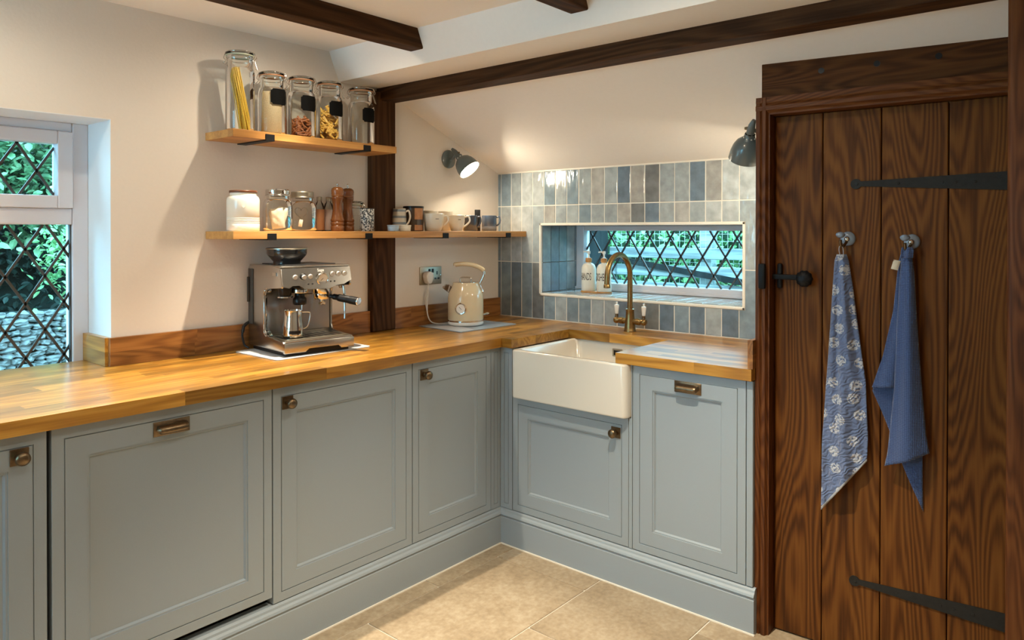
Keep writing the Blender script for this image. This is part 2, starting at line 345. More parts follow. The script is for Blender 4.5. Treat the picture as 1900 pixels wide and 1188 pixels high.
def towelmat(name,kind):
    m,nt,b=mat(name); L=nt.links
    uv=N(nt,'ShaderNodeUVMap'); b.inputs['Roughness'].default_value=.95; b.inputs['Sheen Weight'].default_value=.3
    if kind=='flower':
        vo=N(nt,'ShaderNodeTexVoronoi'); vo.voronoi_dimensions='2D'; vo.inputs['Scale'].default_value=17; vo.inputs['Randomness'].default_value=.6; L.new(uv.outputs[0],vo.inputs['Vector'])
        nz=N(nt,'ShaderNodeTexNoise'); nz.inputs['Scale'].default_value=140; nz.inputs['Detail'].default_value=2; L.new(uv.outputs[0],nz.inputs['Vector'])
        mk=N(nt,'ShaderNodeMath',operation='LESS_THAN'); mk.inputs[1].default_value=.30; 
        nb=N(nt,'ShaderNodeMath',operation='MULTIPLY_ADD'); nb.inputs[1].default_value=.12; L.new(nz.outputs['Fac'],nb.inputs[0]); L.new(vo.outputs['Distance'],nb.inputs[2]); L.new(nb.outputs[0],mk.inputs[0])
        mk.inputs[1].default_value=.36
        th=N(nt,'ShaderNodeMath',operation='GREATER_THAN'); th.inputs[1].default_value=.46; L.new(nz.outputs['Fac'],th.inputs[0])
        ml=N(nt,'ShaderNodeMath',operation='MULTIPLY'); L.new(mk.outputs[0],ml.inputs[0]); L.new(th.outputs[0],ml.inputs[1])
        mx=N(nt,'ShaderNodeMix',data_type='RGBA'); mx.inputs[6].default_value=(.135,.185,.33,1); mx.inputs[7].default_value=(.50,.52,.57,1); L.new(ml.outputs[0],mx.inputs[0]); L.new(mx.outputs[2],b.inputs['Base Color'])
        wv=N(nt,'ShaderNodeTexWave'); wv.inputs['Scale'].default_value=24; wv.inputs['Distortion'].default_value=14; wv.inputs['Detail'].default_value=2; wv.inputs['Detail Scale'].default_value=1.2
        mp=N(nt,'ShaderNodeMapping'); mp.inputs['Rotation'].default_value=(0,0,math.radians(52)); L.new(uv.outputs[0],mp.inputs[0]); L.new(mp.outputs[0],wv.inputs['Vector'])
        bp=N(nt,'ShaderNodeBump'); bp.inputs['Strength'].default_value=.5; bp.inputs['Distance'].default_value=.005; L.new(wv.outputs['Fac'],bp.inputs['Height']); L.new(bp.outputs[0],b.inputs['Normal'])
    else:
        b.inputs['Base Color'].default_value=(.045,.085,.215,1)
        ck=N(nt,'ShaderNodeTexVoronoi'); ck.voronoi_dimensions='2D'; ck.inputs['Scale'].default_value=190; ck.inputs['Randomness'].default_value=.15; L.new(uv.outputs[0],ck.inputs['Vector'])
        rp=ramp(nt,[(0,(.085,.145,.33,1)),(.7,(.028,.055,.15,1))]); L.new(ck.outputs['Distance'],rp.inputs[0]); L.new(rp.outputs[0],b.inputs['Base Color'])
        bp=N(nt,'ShaderNodeBump'); bp.inputs['Strength'].default_value=.8; bp.inputs['Distance'].default_value=.003; bp.invert=True; L.new(ck.outputs['Distance'],bp.inputs['Height']); L.new(bp.outputs[0],b.inputs['Normal'])
    return m
M['towel1']=towelmat('muslin_flower_cloth','flower'); M['towel2']=towelmat('waffle_cloth','waffle')
M['hem']=plain('pale_hem',(.50,.52,.56,1),.95,bump=.5,bscale=200)

#@@STRUCTURE
# ================================================================== SETTING
rng = random.Random(7)
# --- floor of large stone tiles
bm=newbm(); box(bm,-4.4,0.4,-3.8,.4,-.10,-.004); floor=struct('floor',bm,M['grout'],'pale limestone tiled floor with light grout lines')
ROWS=[(0.0,-.664,1.098),(-.664,-1.113,.755),(-1.113,-1.575,1.10),(-1.575,-2.03,.755),(-2.03,-2.49,1.10),(-2.49,-2.95,.755),(-2.95,-3.41,1.10),(-3.41,-3.72,.755)]
for y1,y0,off in ROWS:
    x=-off+.69*2
    while x>-4.3:
        a,b=max(x-.69,-4.3),min(x,0)
        if b-a>.03:
            bm=newbm(); box(bm,a+.0025,b-.0025,y0+.0025,y1-.0025,-.02,0,.0015); obj('tile',bm,M['stone'],floor)
        x-=.69
# --- walls
WX0,WX1,WZ0,WZ1=-3.23,-2.034,.868,1.769
bm=newbm()
box(bm,WX1,.38,0,.30,-.1,2.3); box(bm,-4.4,WX0,0,.30,-.1,2.3); box(bm,WX0,WX1,0,.30,-.1,WZ0-.001); box(bm,WX0,WX1,0,.30,WZ1,2.3)
wl=struct('wall_left',bm,M['plaster'],'warm cream plastered wall with leaded window and shelves')
bm=newbm(); box(bm,WX1-.002,WX1,.0,.199,.91,WZ1); obj('reveal',bm,M['revealwhite'],wl)
bm=newbm(); box(bm,WX0,WX1-.002,.0,.199,WZ1-.002,WZ1); obj('reveal',bm,M['revealwhite'],wl)
bm=newbm(); box(bm,WX0,WX0+.002,.0,.199,.91,WZ1-.002); obj('reveal',bm,M['revealwhite'],wl)
NY0,NY1,NZ0,NZ1=-1.431,-.296,1.037,1.4215
bm=newbm()
box(bm,.0018,.40,NY1,.0,-.1,2.3); box(bm,.0018,.40,-3.8,NY0,-.1,2.3); box(bm,.0018,.40,NY0,NY1,-.1,NZ0); box(bm,.0018,.40,NY0,NY1,NZ1,2.3)
wr=struct('wall_right',bm,M['grout'],'low wall behind the sink covered in upright grey blue tiles')
bm=newbm(); BY0,BY1,BZ0,BZ1=-1.08,-.15,.92,2.0
box(bm,-4.5,-4.4,BY1,.3,-.1,2.3); box(bm,-4.5,-4.4,-3.8,BY0,-.1,2.3); box(bm,-4.5,-4.4,BY0,BY1,-.1,BZ0); box(bm,-4.5,-4.4,BY0,BY1,BZ1,2.3); struct('wall_back',bm,M['plaster'],'cream wall behind the viewer')
bm=newbm(); box(bm,-4.4,.4,-3.9,-3.8,-.1,2.3); struct('wall_front',bm,M['plaster'],'cream wall on the viewer side of the room')
SL=.425
bm=newbm(); prism(bm,[(-.565,0),(.001,0),(.001,1.70),(-.565,1.70+.565*SL+.003)],'y',-1.758,-1.73); struct('wall_side',bm,M['plaster'],'narrow cream partition wall at the right end of the worktop')
bm=newbm(); box(bm,-4.4,-1.10,-3.8,.1,2.175,2.30); struct('ceiling',bm,M['ceilpaint'],'off white flat ceiling between the dark joists')
bm=newbm(); prism(bm,[(-1.128,2.30),(-1.128,2.175),(-1.075,2.048),(-.80,2.048),(-.80,1.70+.8*SL),(0.006,1.70),(.1,1.70),(.1,2.30)],'y',-3.8,0.0)
struct('ceiling_slope',bm,M['ceilpaint'],'off white dropped ceiling edge and sloping ceiling over the sink')
# --- timbers
def beam(name,label,args,m,bev=.006):
    bm=newbm(); box(bm,*args,bev,2)
    # slightly waney edges
    r=random.Random(hash(args)%1000 if False else int(abs(args[0])*1000))
    return struct(name,bm,M[m],label)
beam('trim_1','dark stained timber post standing on the worktop between the shelves',(-.915,-.775,-.036,.03,.912,2.03),'beam_z')
beam('trim_2','long dark stained beam running along the edge of the sloping ceiling',(-.866,-.767,-3.79,-.002,1.99,2.055),'beam_y')
beam('trim_3','dark ceiling joist whose cut end shows above the glass jars',(-4.39,-1.083,-.576,-.497,2.10,2.19),'beam_x')
beam('trim_4','dark ceiling joist cut off by the top edge of the photo',(-4.39,-1.083,-1.36,-1.285,2.10,2.19),'beam_x')
# --- wall tiles
PAL=dict(B=(.20,.265,.31),D=(.135,.185,.235),G=(.315,.36,.375),W=(.355,.355,.335),L=(.44,.48,.485),K=(.18,.195,.20))
YB=[0,-.024,-.098,-.172,-.248,-.326,-.402,-.476,-.551,-.628,-.706,-.782,-.857,-.935,-1.014,-1.092,-1.168,-1.246,-1.323,-1.404,-1.48,-1.557,-1.633,-1.728]
ZB=[.912,1.2118,1.5163,1.6985]
TOP='BBGLLBGBGWGDWKGGDWLLGGL'; MID='BGLLGWGGBGGWKDGWGLLGLWG'; LOW='DBDBKBGBBGGDKKDBDGDBGLG'
def tile_mesh(rects,x0=0.0,x1=.006):
    bm=newbm()
    for (ya,yb,za,zb) in rects: box(bm,x0,x1,ya,yb,za,zb,.0012 if len(rects)==1 else 0)
    return bm
g=.0024
for r,(za,zb) in enumerate(zip(ZB,ZB[1:])):
    cols=(LOW,MID,TOP)[r]
    for k,(y1,y0) in enumerate(zip(YB,YB[1:])):
        j=lambda: rng.uniform(-.0007,.0007)
        a,b,c,d=y0+g+j(),y1-g+j(),za+g,zb-g
        rects=[]
        if b<=NY0 or a>=NY1 or c>=NZ1 or d<=NZ0: rects=[(a,b,c,d)]
        else:
            if b>NY1: rects.append((NY1+.001,b,c,d))
            if a<NY0: rects.append((a,NY0-.001,c,d))
            aa,bb=max(a,NY0-.001 if a<NY0 else a),min(b,NY1+.001 if b>NY1 else b)
            if d>NZ1+.006: rects.append((aa,bb,NZ1+.002,d))
            if c<NZ0-.006: rects.append((aa,bb,c,NZ0-.002))
        if not rects: continue
        bm=tile_mesh(rects); o=obj('tile',bm,M['tile'],wr)
        o.rotation_euler=(0,0,0); col=PAL[cols[k]]; f=rng.uniform(.92,1.08); o.color=(col[0]*f,col[1]*f,col[2]*f,1)
# niche lining
IY0,IY1,IZ0,IZ1=NY0+.012,NY1-.012,NZ0+.012,NZ1-.012
ncol=0
for k in range(5):
    xa,xb=.014+.0735*k,min(.014+.0735*(k+1),.335)
    if xb-xa<.01: continue
    for za,zb in ((IZ0+.004,1.2118),(1.2118,IZ1)):
        for ya,yb in ((IY1,IY1+.008),(IY0-.008,IY0)):
            bm=newbm(); box(bm,xa+.0013,xb-.0013,ya,yb,za+.0013,zb-.0013,.001); o=obj('tile',bm,M['tile'],wr)
            col=PAL['BDBGB'[k]]; f=rng.uniform(.9,1.2); o.color=(col[0]*f,col[1]*f,col[2]*f,1)
yy=IY1
while yy>IY0+.01:
    y2=max(yy-.0765,IY0)
    for z0,z1 in ((IZ0-.006,IZ0+.004),(IZ1,IZ1+.008)):
        bm=newbm(); box(bm,.012,.335,y2+.0013,yy-.0013,z0,z1,.001); o=obj('tile',bm,M['tile'],wr)
        col=PAL[rng.choice('GLGW')]; o.color=(*col,1)
    yy=y2
for nm,a in (('a',(-.003,.012,NY0,NY1,NZ0,NZ0+.012)),('b',(-.003,.012,NY0,NY1,NZ1-.012,NZ1)),('c',(-.003,.012,NY0,NY0+.012,NZ0,NZ1)),('d',(-.003,.012,NY1-.012,NY1,NZ0,NZ1))):
    bm=newbm(); box(bm,*a,.002); obj('edge_trim',bm,M['trimwhite'],wr)
bm=newbm(); box(bm,-.003,.006,-1.728,-.001,1.6985,1.7055); obj('edge_trim',bm,M['trimwhite'],wr)

# --- leaded windows
def lead_lines(x0,z0,rect,dx=.12,dz=.19):
    """diamond lattice through node (x0,z0) clipped to rect (xa,xb,za,zb)"""
    xa,xb,za,zb=rect; m=dz/dx; out=[]
    for sgn in (1,-1):
        for k in range(-60,61):
            c=z0+k*dz-sgn*m*x0
            pts=[]
            for x in (xa,xb):
                z=sgn*m*x+c
                if za<=z<=zb: pts.append((x,z))
            for z in (za,zb):
                x=(z-c)/(sgn*m)
                if xa<x<xb: pts.append((x,z))
            if len(pts)>=2 and math.dist(pts[0],pts[1])>.015: out.append((pts[0],pts[1]))
    return out
def lead_strip(p,q,plane,depth,parent,w=.0042,t=.0035):
    bm=newbm(); d=Vector((q[0]-p[0],q[1]-p[1])).normalized(); n=Vector((-d.y,d.x))*w
    poly=[(p[0]+n.x,p[1]+n.y),(q[0]+n.x,q[1]+n.y),(q[0]-n.x,q[1]-n.y),(p[0]-n.x,p[1]-n.y)]
    prism(bm,poly,plane,depth-t,depth+t); return obj('lead_strip',bm,M['lead'],parent)
win1=thing('window_1',None,None,(0,0,0),0,kind='structure'); win1['label']='white framed window with diamond leaded panes at the left edge'
def wbox(name,a,parent,m='upvc',bev=.004):
    bm=newbm(); box(bm,*a,bev,2); return obj(name,bm,M[m],parent)
WY=.200
for a in ((WX1-.054,WX1,WY,WY+.07,.84,WZ1),(WX0,WX0+.054,WY,WY+.07,.84,WZ1),(-2.595,WX1-.055,WY,WY+.07,1.735,WZ1),(-2.595,WX1-.055,WY,WY+.07,1.403,1.461),(-2.595,WX1-.055,WY,WY+.07,.80,.886),(WX0+.055,-2.669,WY,WY+.07,1.735,WZ1),(WX0+.055,-2.669,WY,WY+.07,1.403,1.461),(WX0+.055,-2.669,WY,WY+.07,.80,.886),(-2.668,-2.596,WY,WY+.07,.84,WZ1)):
    wbox('frame',a,win1)
for xa,xb in ((-2.596,-2.088),(WX0+.054,-2.668)):
    for a in ((xb-.05,xb,WY-.012,WY+.05,1.461,1.735),(xa,xa+.05,WY-.012,WY+.05,1.461,1.735),(xa+.05,xb-.05,WY-.012,WY+.05,1.689,1.735),(xa+.05,xb-.05,WY-.012,WY+.05,1.461,1.506)):
        wbox('sash',a,win1)
    for nm,rect,node in (('u',(xa+.05,xb-.05,1.506,1.689),(-2.192,1.592)),('l',(xa,xb,.886,1.403),(-2.108,1.126))):
        bm=newbm(); box(bm,rect[0]-.004,rect[1]+.004,WY+.030,WY+.034,rect[2]-.004,rect[3]+.004); gp=obj('pane',bm,M['windowglass'],win1)
        for p,q in lead_lines(node[0],node[1],rect): lead_strip(p,q,'y',WY+.030,gp)
    for a in ((xb-.004,xb+.002,WY+.012,WY+.03,.886,1.403),(xa-.002,xa+.004,WY+.012,WY+.03,.886,1.403)): wbox('seal',a,win1,'lead',0)
win2=thing('window_2',None,None,(0,0,0),0,kind='structure'); win2['label']='wide low window with diamond leaded panes in the tiled recess'
WXX=.322
for a in ((WXX,WXX+.06,IY1-.052,IY1,IZ0,IZ1),(WXX,WXX+.06,IY0,IY0+.045,IZ0,IZ1),(WXX,WXX+.06,IY0+.0455,IY1-.0525,1.382,IZ1+.0),(WXX,WXX+.06,IY0+.0455,IY1-.0525,IZ0,1.094),(WXX-.012,WXX-.0005,IY0,IY1,IZ0+.005,1.070)):
    wbox('frame',a,win2)
rect=(IY0+.045,IY1-.052,1.094,1.382)
bm=newbm(); box(bm,WXX+.030,WXX+.034,rect[0]-.004,rect[1]+.004,rect[2]-.004,rect[3]+.004); gp=obj('pane',bm,M['windowglass'],win2)
for p,q in lead_lines(-.645,1.347,rect): lead_strip(p,q,'x',WXX+.030,gp)
win3=thing('window_3',None,None,(0,0,0),0,kind='structure'); win3['label']='plain white framed window in the wall behind the viewer'
for a in ((-4.48,-4.42,BY0,BY0+.05,BZ0,BZ1),(-4.48,-4.42,BY1-.05,BY1,BZ0,BZ1),(-4.48,-4.42,BY0+.051,BY1-.051,BZ0,BZ0+.05),(-4.48,-4.42,BY0+.051,BY1-.051,BZ1-.05,BZ1),(-4.48,-4.42,-.63,-.58,BZ0+.051,BZ1-.051)):
    wbox('frame',a,win3)
bm=newbm(); box(bm,-4.452,-4.448,BY0+.045,BY1-.045,BZ0+.045,BZ1-.045); obj('pane',bm,M['windowglass'],win3)
# --- skirting plinth of the cabinets
PF_L,PF_R=-.589,-.646
prof=[(0,0),(0,.118),(.004,.121),(.004,.125),(-.002,.130),(.001,.137),(.007,.143),(.009,.150),(.016,.156),(.05,.156),(.05,0)]
bm=newbm(); prism(bm,[(PF_L+d,z) for d,z in prof],'x',-3.3,PF_R+.02); bl=struct('baseboard_left',bm,M['cab'],'blue grey moulded plinth under the cabinets by the coffee machine')
bm=newbm(); prism(bm,[(PF_R+d,z) for d,z in prof],'y',-1.733,PF_L+.02); br=struct('baseboard_right',bm,M['cab'],'blue grey moulded plinth under the sink cabinets')
bm=newbm(); box(bm,-3.3,PF_R,PF_L-.004,PF_L+.002,0,.005); obj('sealant',bm,M['trimwhite'],bl)
bm=newbm(); box(bm,PF_R-.004,PF_R+.002,-1.736,PF_L,0,.005); obj('sealant',bm,M['trimwhite'],br)

# ================================================================== DOOR (local x along the wall, y into it)
DA=math.atan2(-1,.055); D0=(-.608,-1.733,0)
def dloc(s,y,z):
    c,sn=math.cos(DA),math.sin(DA); return Vector((D0[0]+c*s-sn*y, D0[1]+sn*s+c*y, z))
door=thing('door_1',None,None,D0,DA,kind='structure'); door['label']='dark oak plank door with black strap hinges and thumb latch'
PE=[.037,.194,.371,.556,.735]
for k,(a,b) in enumerate(zip(PE,PE[1:])):
    bm=newbm(); box(bm,a+.0012,b-.0012,.051,.085,.004,1.776,.0035,2)
    o=obj('plank',bm,M['door_z'],door)
fr=thing('trim_5',None,None,D0,DA,kind='structure'); fr['label']='reddish oak architrave around the plank door'
def moulding(a,b,ax):
    # stepped architrave section across, extruded
    prof=[(0,0),(0,-.0),(.0,-.012),(.014,-.014),(.018,-.010),(.024,-.016),(.034,-.016),(.038,-.008),(.041,-.004),(.045,-.004),(.045,.07),(0,.07)]
    return prof
bm=newbm(); prism(bm,[(-.008+u,y) for u,y in moulding(0,0,0)],'z',0,1.835); obj('jamb',bm,M['frame_z'],fr)
bm=newbm()
prism(bm,[(y,1.836-u*1.3) for u,y in moulding(0,0,0)],'x',-.008,.74); obj('head',bm,M['frame_x'],fr)
lt=thing('trim_6',None,None,D0,DA,kind='structure'); lt['label']='wide dark oak lintel with three black peg holes above the door'
bm=newbm(); box(bm,.003,.74,.012,.09,1.834,1.957,.003); obj('lintel_board',bm,M['lintel'],lt)
for s in (.198,.364,.533):
    bm=newbm(); lathe(bm,[(.0095,-.0015),(.0095,.002),(.007,.002),(.007,.001),(0,.0005)],20,(s,.012,1.908),'y'); obj('peg',bm,M['black'],lt,40)
rp_=thing('trim_7',None,None,D0,DA,kind='structure'); rp_['label']='thick oak door post at the right edge of the photo'
bm=newbm(); box(bm,.720,.93,-.28,.12,0,2.25,.012,3); obj('post_timber',bm,M['frame_z'],rp_,40)
# strap hinges
for zl,zt,zb in ((1.534,1.553,1.503),(.243,.262,.212)):
    h=None
    bm=newbm(); pts=[(.735,zt+.002),(.735,zb-.002)]
    cx=.297; R=.0165
    yl=zl
    poly=[(.735,zb-.003),(.735,zt+.004),(.322,zl+.0085)]
    for k in range(13):
        a=math.radians(31+k*298/12); poly.append((cx+R*math.cos(a),zl+R*math.sin(a)))
    poly.append((.322,zl-.0085))
    prism(bm,list(reversed(poly)),'y',.0465,.051); h=obj('strap_hinge',bm,M['iron'],door)
    for s in (.300,.42,.54,.575,.625):
        bm=newbm(); lathe(bm,[(.0045,0),(.004,.0015),(0,.0025)],10,(s,.0465,zl+(s-.3)*((zt+zb)/2-zl)/.4),'-y'); obj('rivet',bm,M['iron'],h,40)
bm=newbm(); tube(bm,[(.712,.044,1.50),(.712,.044,1.575)],.006,8); obj('hinge_pin',bm,M['iron'],door,40)
# latch
lz=1.228
bm=newbm(); box(bm,.006,.029,-.030,-.010,lz-.043,lz+.043,.005,2); lk=obj('latch_keeper',bm,M['blackmetal'],door,40)
bm=newbm(); box(bm,.049,.066,.034,.051,lz-.043,lz+.043,.006,2); la=obj('latch_plate',bm,M['blackmetal'],door,40)
bm=newbm(); box(bm,.012,.130,.026,.038,lz-.012,lz+.006,.003,2); obj('latch_bar',bm,M['blackmetal'],la,40)
bm=newbm()
vs=lathe(bm,[(.010,0),(.012,.012),(.022,.018),(.0270,.026),(.024,.036),(.012,.042),(0,.043)],48,(0,0,0))
for v in vs:
    a=math.atan2(v.co.y,v.co.x); r=math.hypot(v.co.x,v.co.y); f=1+.10*abs(math.cos(5*a))*(r/.0245)-.04
    v.co.x*=f; v.co.y*=f
Mx=Matrix.Translation((.143,.050,lz-.006))@Matrix.Rotation(PI/2,4,'X')
for v in vs: v.co=Mx@v.co
obj('latch_knob',bm,M['blackmetal'],la,60)
# hooks on the door
for s,z in ((.274,1.357),(.459,1.349)):
    bm=newbm(); lathe(bm,[(.023,0),(.0235,.004),(.021,.011),(.012,.015),(0,.0155)],32,(s,.051,z),'-y'); hk=obj('coat_hook',bm,M['bluegreyporc'],door,50)
    tip=(s-.012,-.002,z+.006)
    bm=newbm(); tube(bm,smooth_path([(s,.040,z-.002),(s-.002,.030,z-.012),(s-.008,.014,z-.026),(s-.012,.002,z-.020),(s-.012,-.002,z-.004)],5),[.0045]*21,8); obj('hook_arm',bm,M['bronze'],hk,60)
    bm=newbm(); lathe(bm,[(.007,0),(.009,.004),(.006,.010),(0,.011)],16,(s,.037,z-.001),'-y'); obj('hook_boss',bm,M['chrome'],hk,60)
    bm=newbm(); lathe(bm,[(0,-.010),(.008,-.0085),(.0135,-.003),(.0145,.002),(.011,.0075),(.004,.0100),(0,.0103)],24,(tip[0],tip[1],tip[2]+.006)); obj('hook_ball',bm,M['bluegreyporc'],hk,60)
# threshold strip in front of the door hides nothing; floor runs under it

# ================================================================== WORKTOPS
def staves(parent,x0,x1,y0,y1,z0,z1,along,width,rg,m,lmin=.28,lmax=.62):
    n=max(1,round(((y1-y0) if along=='x' else (x1-x0))/width))
    for i in range(n):
        if along=='x': c0,c1=y0+(y1-y0)*i/n,y0+(y1-y0)*(i+1)/n; a,b=x0,x1
        else: c0,c1=x0+(x1-x0)*i/n,x0+(x1-x0)*(i+1)/n; a,b=y0,y1
        p=a-rg.uniform(0,lmax*.8)
        while p<b-1e-6:
            q=p+rg.uniform(lmin,lmax)
            if b-q<.05: q=b
            u,v=max(p,a),min(q,b)
            if v-u>1e-4:
                bm=newbm()
                if along=='x': box(bm,u,v,c0,c1,z0,z1)
                else: box(bm,c0,c1,u,v,z0,z1)
                obj('stave',bm,m,parent)
            p=q
wt=thing('worktop','long oak stave worktop under the coffee machine, running into the window recess','worktop',(-1.6,-.3,.87))
def unparent_loc(t):   # parts are modelled in room coordinates
    for c in t.children: c.matrix_parent_inverse=Matrix.Translation(t.location).inverted()
staves(wt,-3.3,-.001,-.600,-.0205,.870,.910,'x',.0415,random.Random(3),M['oak_x'])
staves(wt,-3.229,-2.036,-.0205,.199,.870,.910,'x',.0440,random.Random(4),M['oak_x'])
bm=newbm(); box(bm,-2.034,-.001,-.0205,-.001,.870,.909); obj('back_strip',bm,M['oak_x'],wt)
wt2=thing('worktop','shorter oak stave worktop around the white sink and in front of the tiles','worktop',(-.4,-1.2,.87))
rg=random.Random(11)
staves(wt2,-.230,-.001,-1.726,-.6005,.870,.910,'y',.0415,rg,M['oak_y'])
staves(wt2,-.655,-.2305,-.657,-.6005,.870,.910,'y',.0415,rg,M['oak_y'])
staves(wt2,-.655,-.2305,-1.726,-1.186,.870,.910,'y',.0415,rg,M['oak_y'])
# upstands
us=thing('upstand','oak upstand strip along the wall behind the coffee machine and window','upstand',(-1.5,-.02,.91))
staves(us,-2.034,-.916,-.0200,-.0005,.911,1.009,'x',.02,random.Random(5),M['splash_x'])
for c in list(us.children): bpy.data.objects.remove(c)
def upst(parent,a,b,along,fixed,seed,m):
    rg=random.Random(seed)
    for z0,z1 in ((.911,.960),(.960,1.009)):
        p=a-rg.uniform(0,.3)
        while p<b:
            q=p+rg.uniform(.3,.55)
            if b-q<.06: q=b
            u,v=max(p,a),min(q,b)
            if v-u>.002:
                bm=newbm()
                if along=='x': box(bm,u,v,fixed[0],fixed[1],z0,z1)
                else: box(bm,fixed[0],fixed[1],u,v,z0,z1)
                obj('stave',bm,m,parent)
            p=q
upst(us,-2.046,-.9165,'x',(-.0200,-.0010),5,M['splash_x'])
us2=thing('upstand','short oak upstand strip on the wall behind the cream kettle','upstand',(-.4,-.02,.91))
upst(us2,-.774,-.001,'x',(-.0200,-.0010),8,M['splash_x'])
us3=thing('upstand','pale oak upstand return inside the left window recess','upstand',(-2.04,.1,.91))
upst(us3,.000,.1985,'y',(-2.056,-2.0365),9,M['oak_y'])
us4=thing('upstand','oak upstand end piece beside the door frame at the worktop end','upstand',(-.4,-1.71,.91))
upst(us4,-.650,-.001,'x',(-1.7290,-1.711),10,M['splash_x'])
for t in (wt,wt2,us,us2,us3,us4): unparent_loc(t)

# ================================================================== CABINETS
def ringmesh(w,h,rings):
    """front in the xz plane facing -y; rings: (inset, y)"""
    bm=newbm(); prev=None
    for ins,y in rings:
        q=[bm.verts.new(p) for p in ((ins,y,ins),(w-ins,y,ins),(w-ins,y,h-ins),(ins,y,h-ins))]
        if prev:
            for i in range(4): bm.faces.new((prev[i],prev[(i+1)%4],q[(i+1)%4],q[i]))
        else: bm.faces.new(q)
        prev=q
    return bm,prev
def cab_door(parent,x0,z0,w,h,ygap=0):
    rings=[(.001,.022),(.001,.001),(.002,0),(.030,0),(.0305,.004),(.0325,.004),(.033,0),(.086,0),(.0865,.003),(.0915,.003),(.096,.009),(.096,.018)]
    bm,_=ringmesh(w,h,rings); d=obj('door',bm,M['cab'],parent,None,(x0,0,z0))
    bm=newbm(); box(bm,.095,w-.095,.0095,.018,.095,h-.095); obj('panel',bm,M['cab'],d)
    return d
def knob(parent,x,z):
    bm=newbm(); box(bm,x-.021,x+.021,-.004,0,z-.021,z+.021,.001); k=obj('knob',bm,M['bronze'],parent)
    lathe_b=newbm(); lathe(lathe_b,[(.012,0),(.008,.006),(.007,.012),(.014,.018),(.0175,.025),(.0165,.031),(.009,.0355),(0,.0365)],28,(x,-.003,z),'-y')
    # joined into the same handle part
    me=k.data; b2=newbm(); b2.from_mesh(me)
    tmp=bpy.data.meshes.new('t'); 
    bmesh.ops.recalc_face_normals(lathe_b,faces=lathe_b.faces)
    for f in lathe_b.faces: f.smooth=True
    lathe_b.to_mesh(tmp); lathe_b.free(); b2.from_mesh(tmp); b2.to_mesh(me); b2.free(); bpy.data.meshes.remove(tmp)
    return k
def cup(parent,x,z,w=.106):
    h=w/2; bm=newbm(); box(bm,x-h,x+h,-.003,0,z-.021,z+.021,.001)
    # rounded shell, open underneath
    n,mm=24,8; rows=[]
    for i in range(n+1):
        u=-1+2*i/n; e=(1-abs(u)**5)**(1/5.) if abs(u)<1 else 0
        row=[]
        for j in range(mm+1):
            a=math.radians(125)*(j/mm)
            row.append(bm.verts.new((x+u*(h-.007), -.003-.026*e*math.sin(a), z-.003+.0165*e*math.cos(a))))
        rows.append(row)
    for A,B in zip(rows,rows[1:]):
        for j in range(mm): bm.faces.new((A[j],B[j],B[j+1],A[j+1]))
    o=obj('cup_handle',bm,M['bronze'],parent,50)
    s=o.modifiers.new('thick','SOLIDIFY'); s.thickness=.002
    return o
def carcass(parent,w,h,d=.53):
    bm=newbm(); box(bm,.002,w-.002,.0225,d,0,h); return obj('carcass',bm,M['cab'],parent)
CABZ=.158; HT=.708
def cabinet_l(label,x0,x1,kind,hx,z0=CABZ,name='base_cabinet',d=.53):
    t=thing(name,label,'cabinet',(x0,-.575,z0)); w=x1-x0; h=CABZ+HT-z0
    carcass(t,w,h,d); dr=cab_door(t,0,0,w,h)
    if kind=='knob': knob(dr,hx-x0,.812-z0)
    else: cup(dr,hx-x0,.810-z0)
    return t
cabinet_l('blue grey cabinet with a square-backed knob, cut by the left photo edge',-3.05,-2.411,'knob',-2.473)
cabinet_l('wide blue grey cabinet front with a bronze cup handle, left of the two knob doors',-2.402,-1.763,'cup',-2.090,.182)
cabinet_l('blue grey cabinet with knob at its upper left, below the coffee machine',-1.761,-1.155,'knob',-1.707)
cabinet_l('narrow blue grey cabinet with knob, nearest the inner corner',-1.153,-.696,'knob',-1.093)
t=thing('corner_post','narrow blue grey grooved filler panels in the inside corner','filler panel',(-.695,-.575,CABZ))
bm,_=ringmesh(.062,HT,[(.0,.04),(.0,0),(.018,0),(.0185,.003),(.0205,.003),(.021,0)]); bm.faces.new(_); obj('filler',bm,M['cab'],t)
bm,_=ringmesh(.066,HT,[(.0,.04),(.0,0),(.020,0),(.0205,.003),(.0225,.003),(.023,0)]); bm.faces.new(_); o=obj('filler',bm,M['cab'],t,None,(.061,-.002,0),(0,0,-PI/2))
def cabinet_r(label,ya,yb,h,kind,hy,hz,z0=CABZ,d=.53):
    # local x runs towards -y of the room, front faces -x
    t=thing('base_cabinet',label,'cabinet',(-.634,ya,z0),-PI/2); w=ya-yb
    carcass(t,w,h,d); dr=cab_door(t,0,0,w,h)
    if kind=='knob': knob(dr,ya-hy,hz-z0)
    else: cup(dr,ya-hy,hz-z0)
    return t
cabinet_r('low blue grey cabinet with one knob directly under the white sink',-.646,-1.233,.500,'knob',-1.176,.594)
tr=cabinet_r('tall narrow blue grey cabinet with a cup handle beside the door frame',-1.250,-1.700,HT,'cup',-1.481,.811)
bm=newbm(); box(bm,.451,.474,.000,.52,0,HT,.002); obj('end_panel',bm,M['cab'],tr)
bm=newbm(); box(bm,-.0155,-.0015,.000,.06,0,.502); box(bm,-.0055,-.0015,.0,.06,.502,HT); obj('stile',bm,M['cab'],tr)

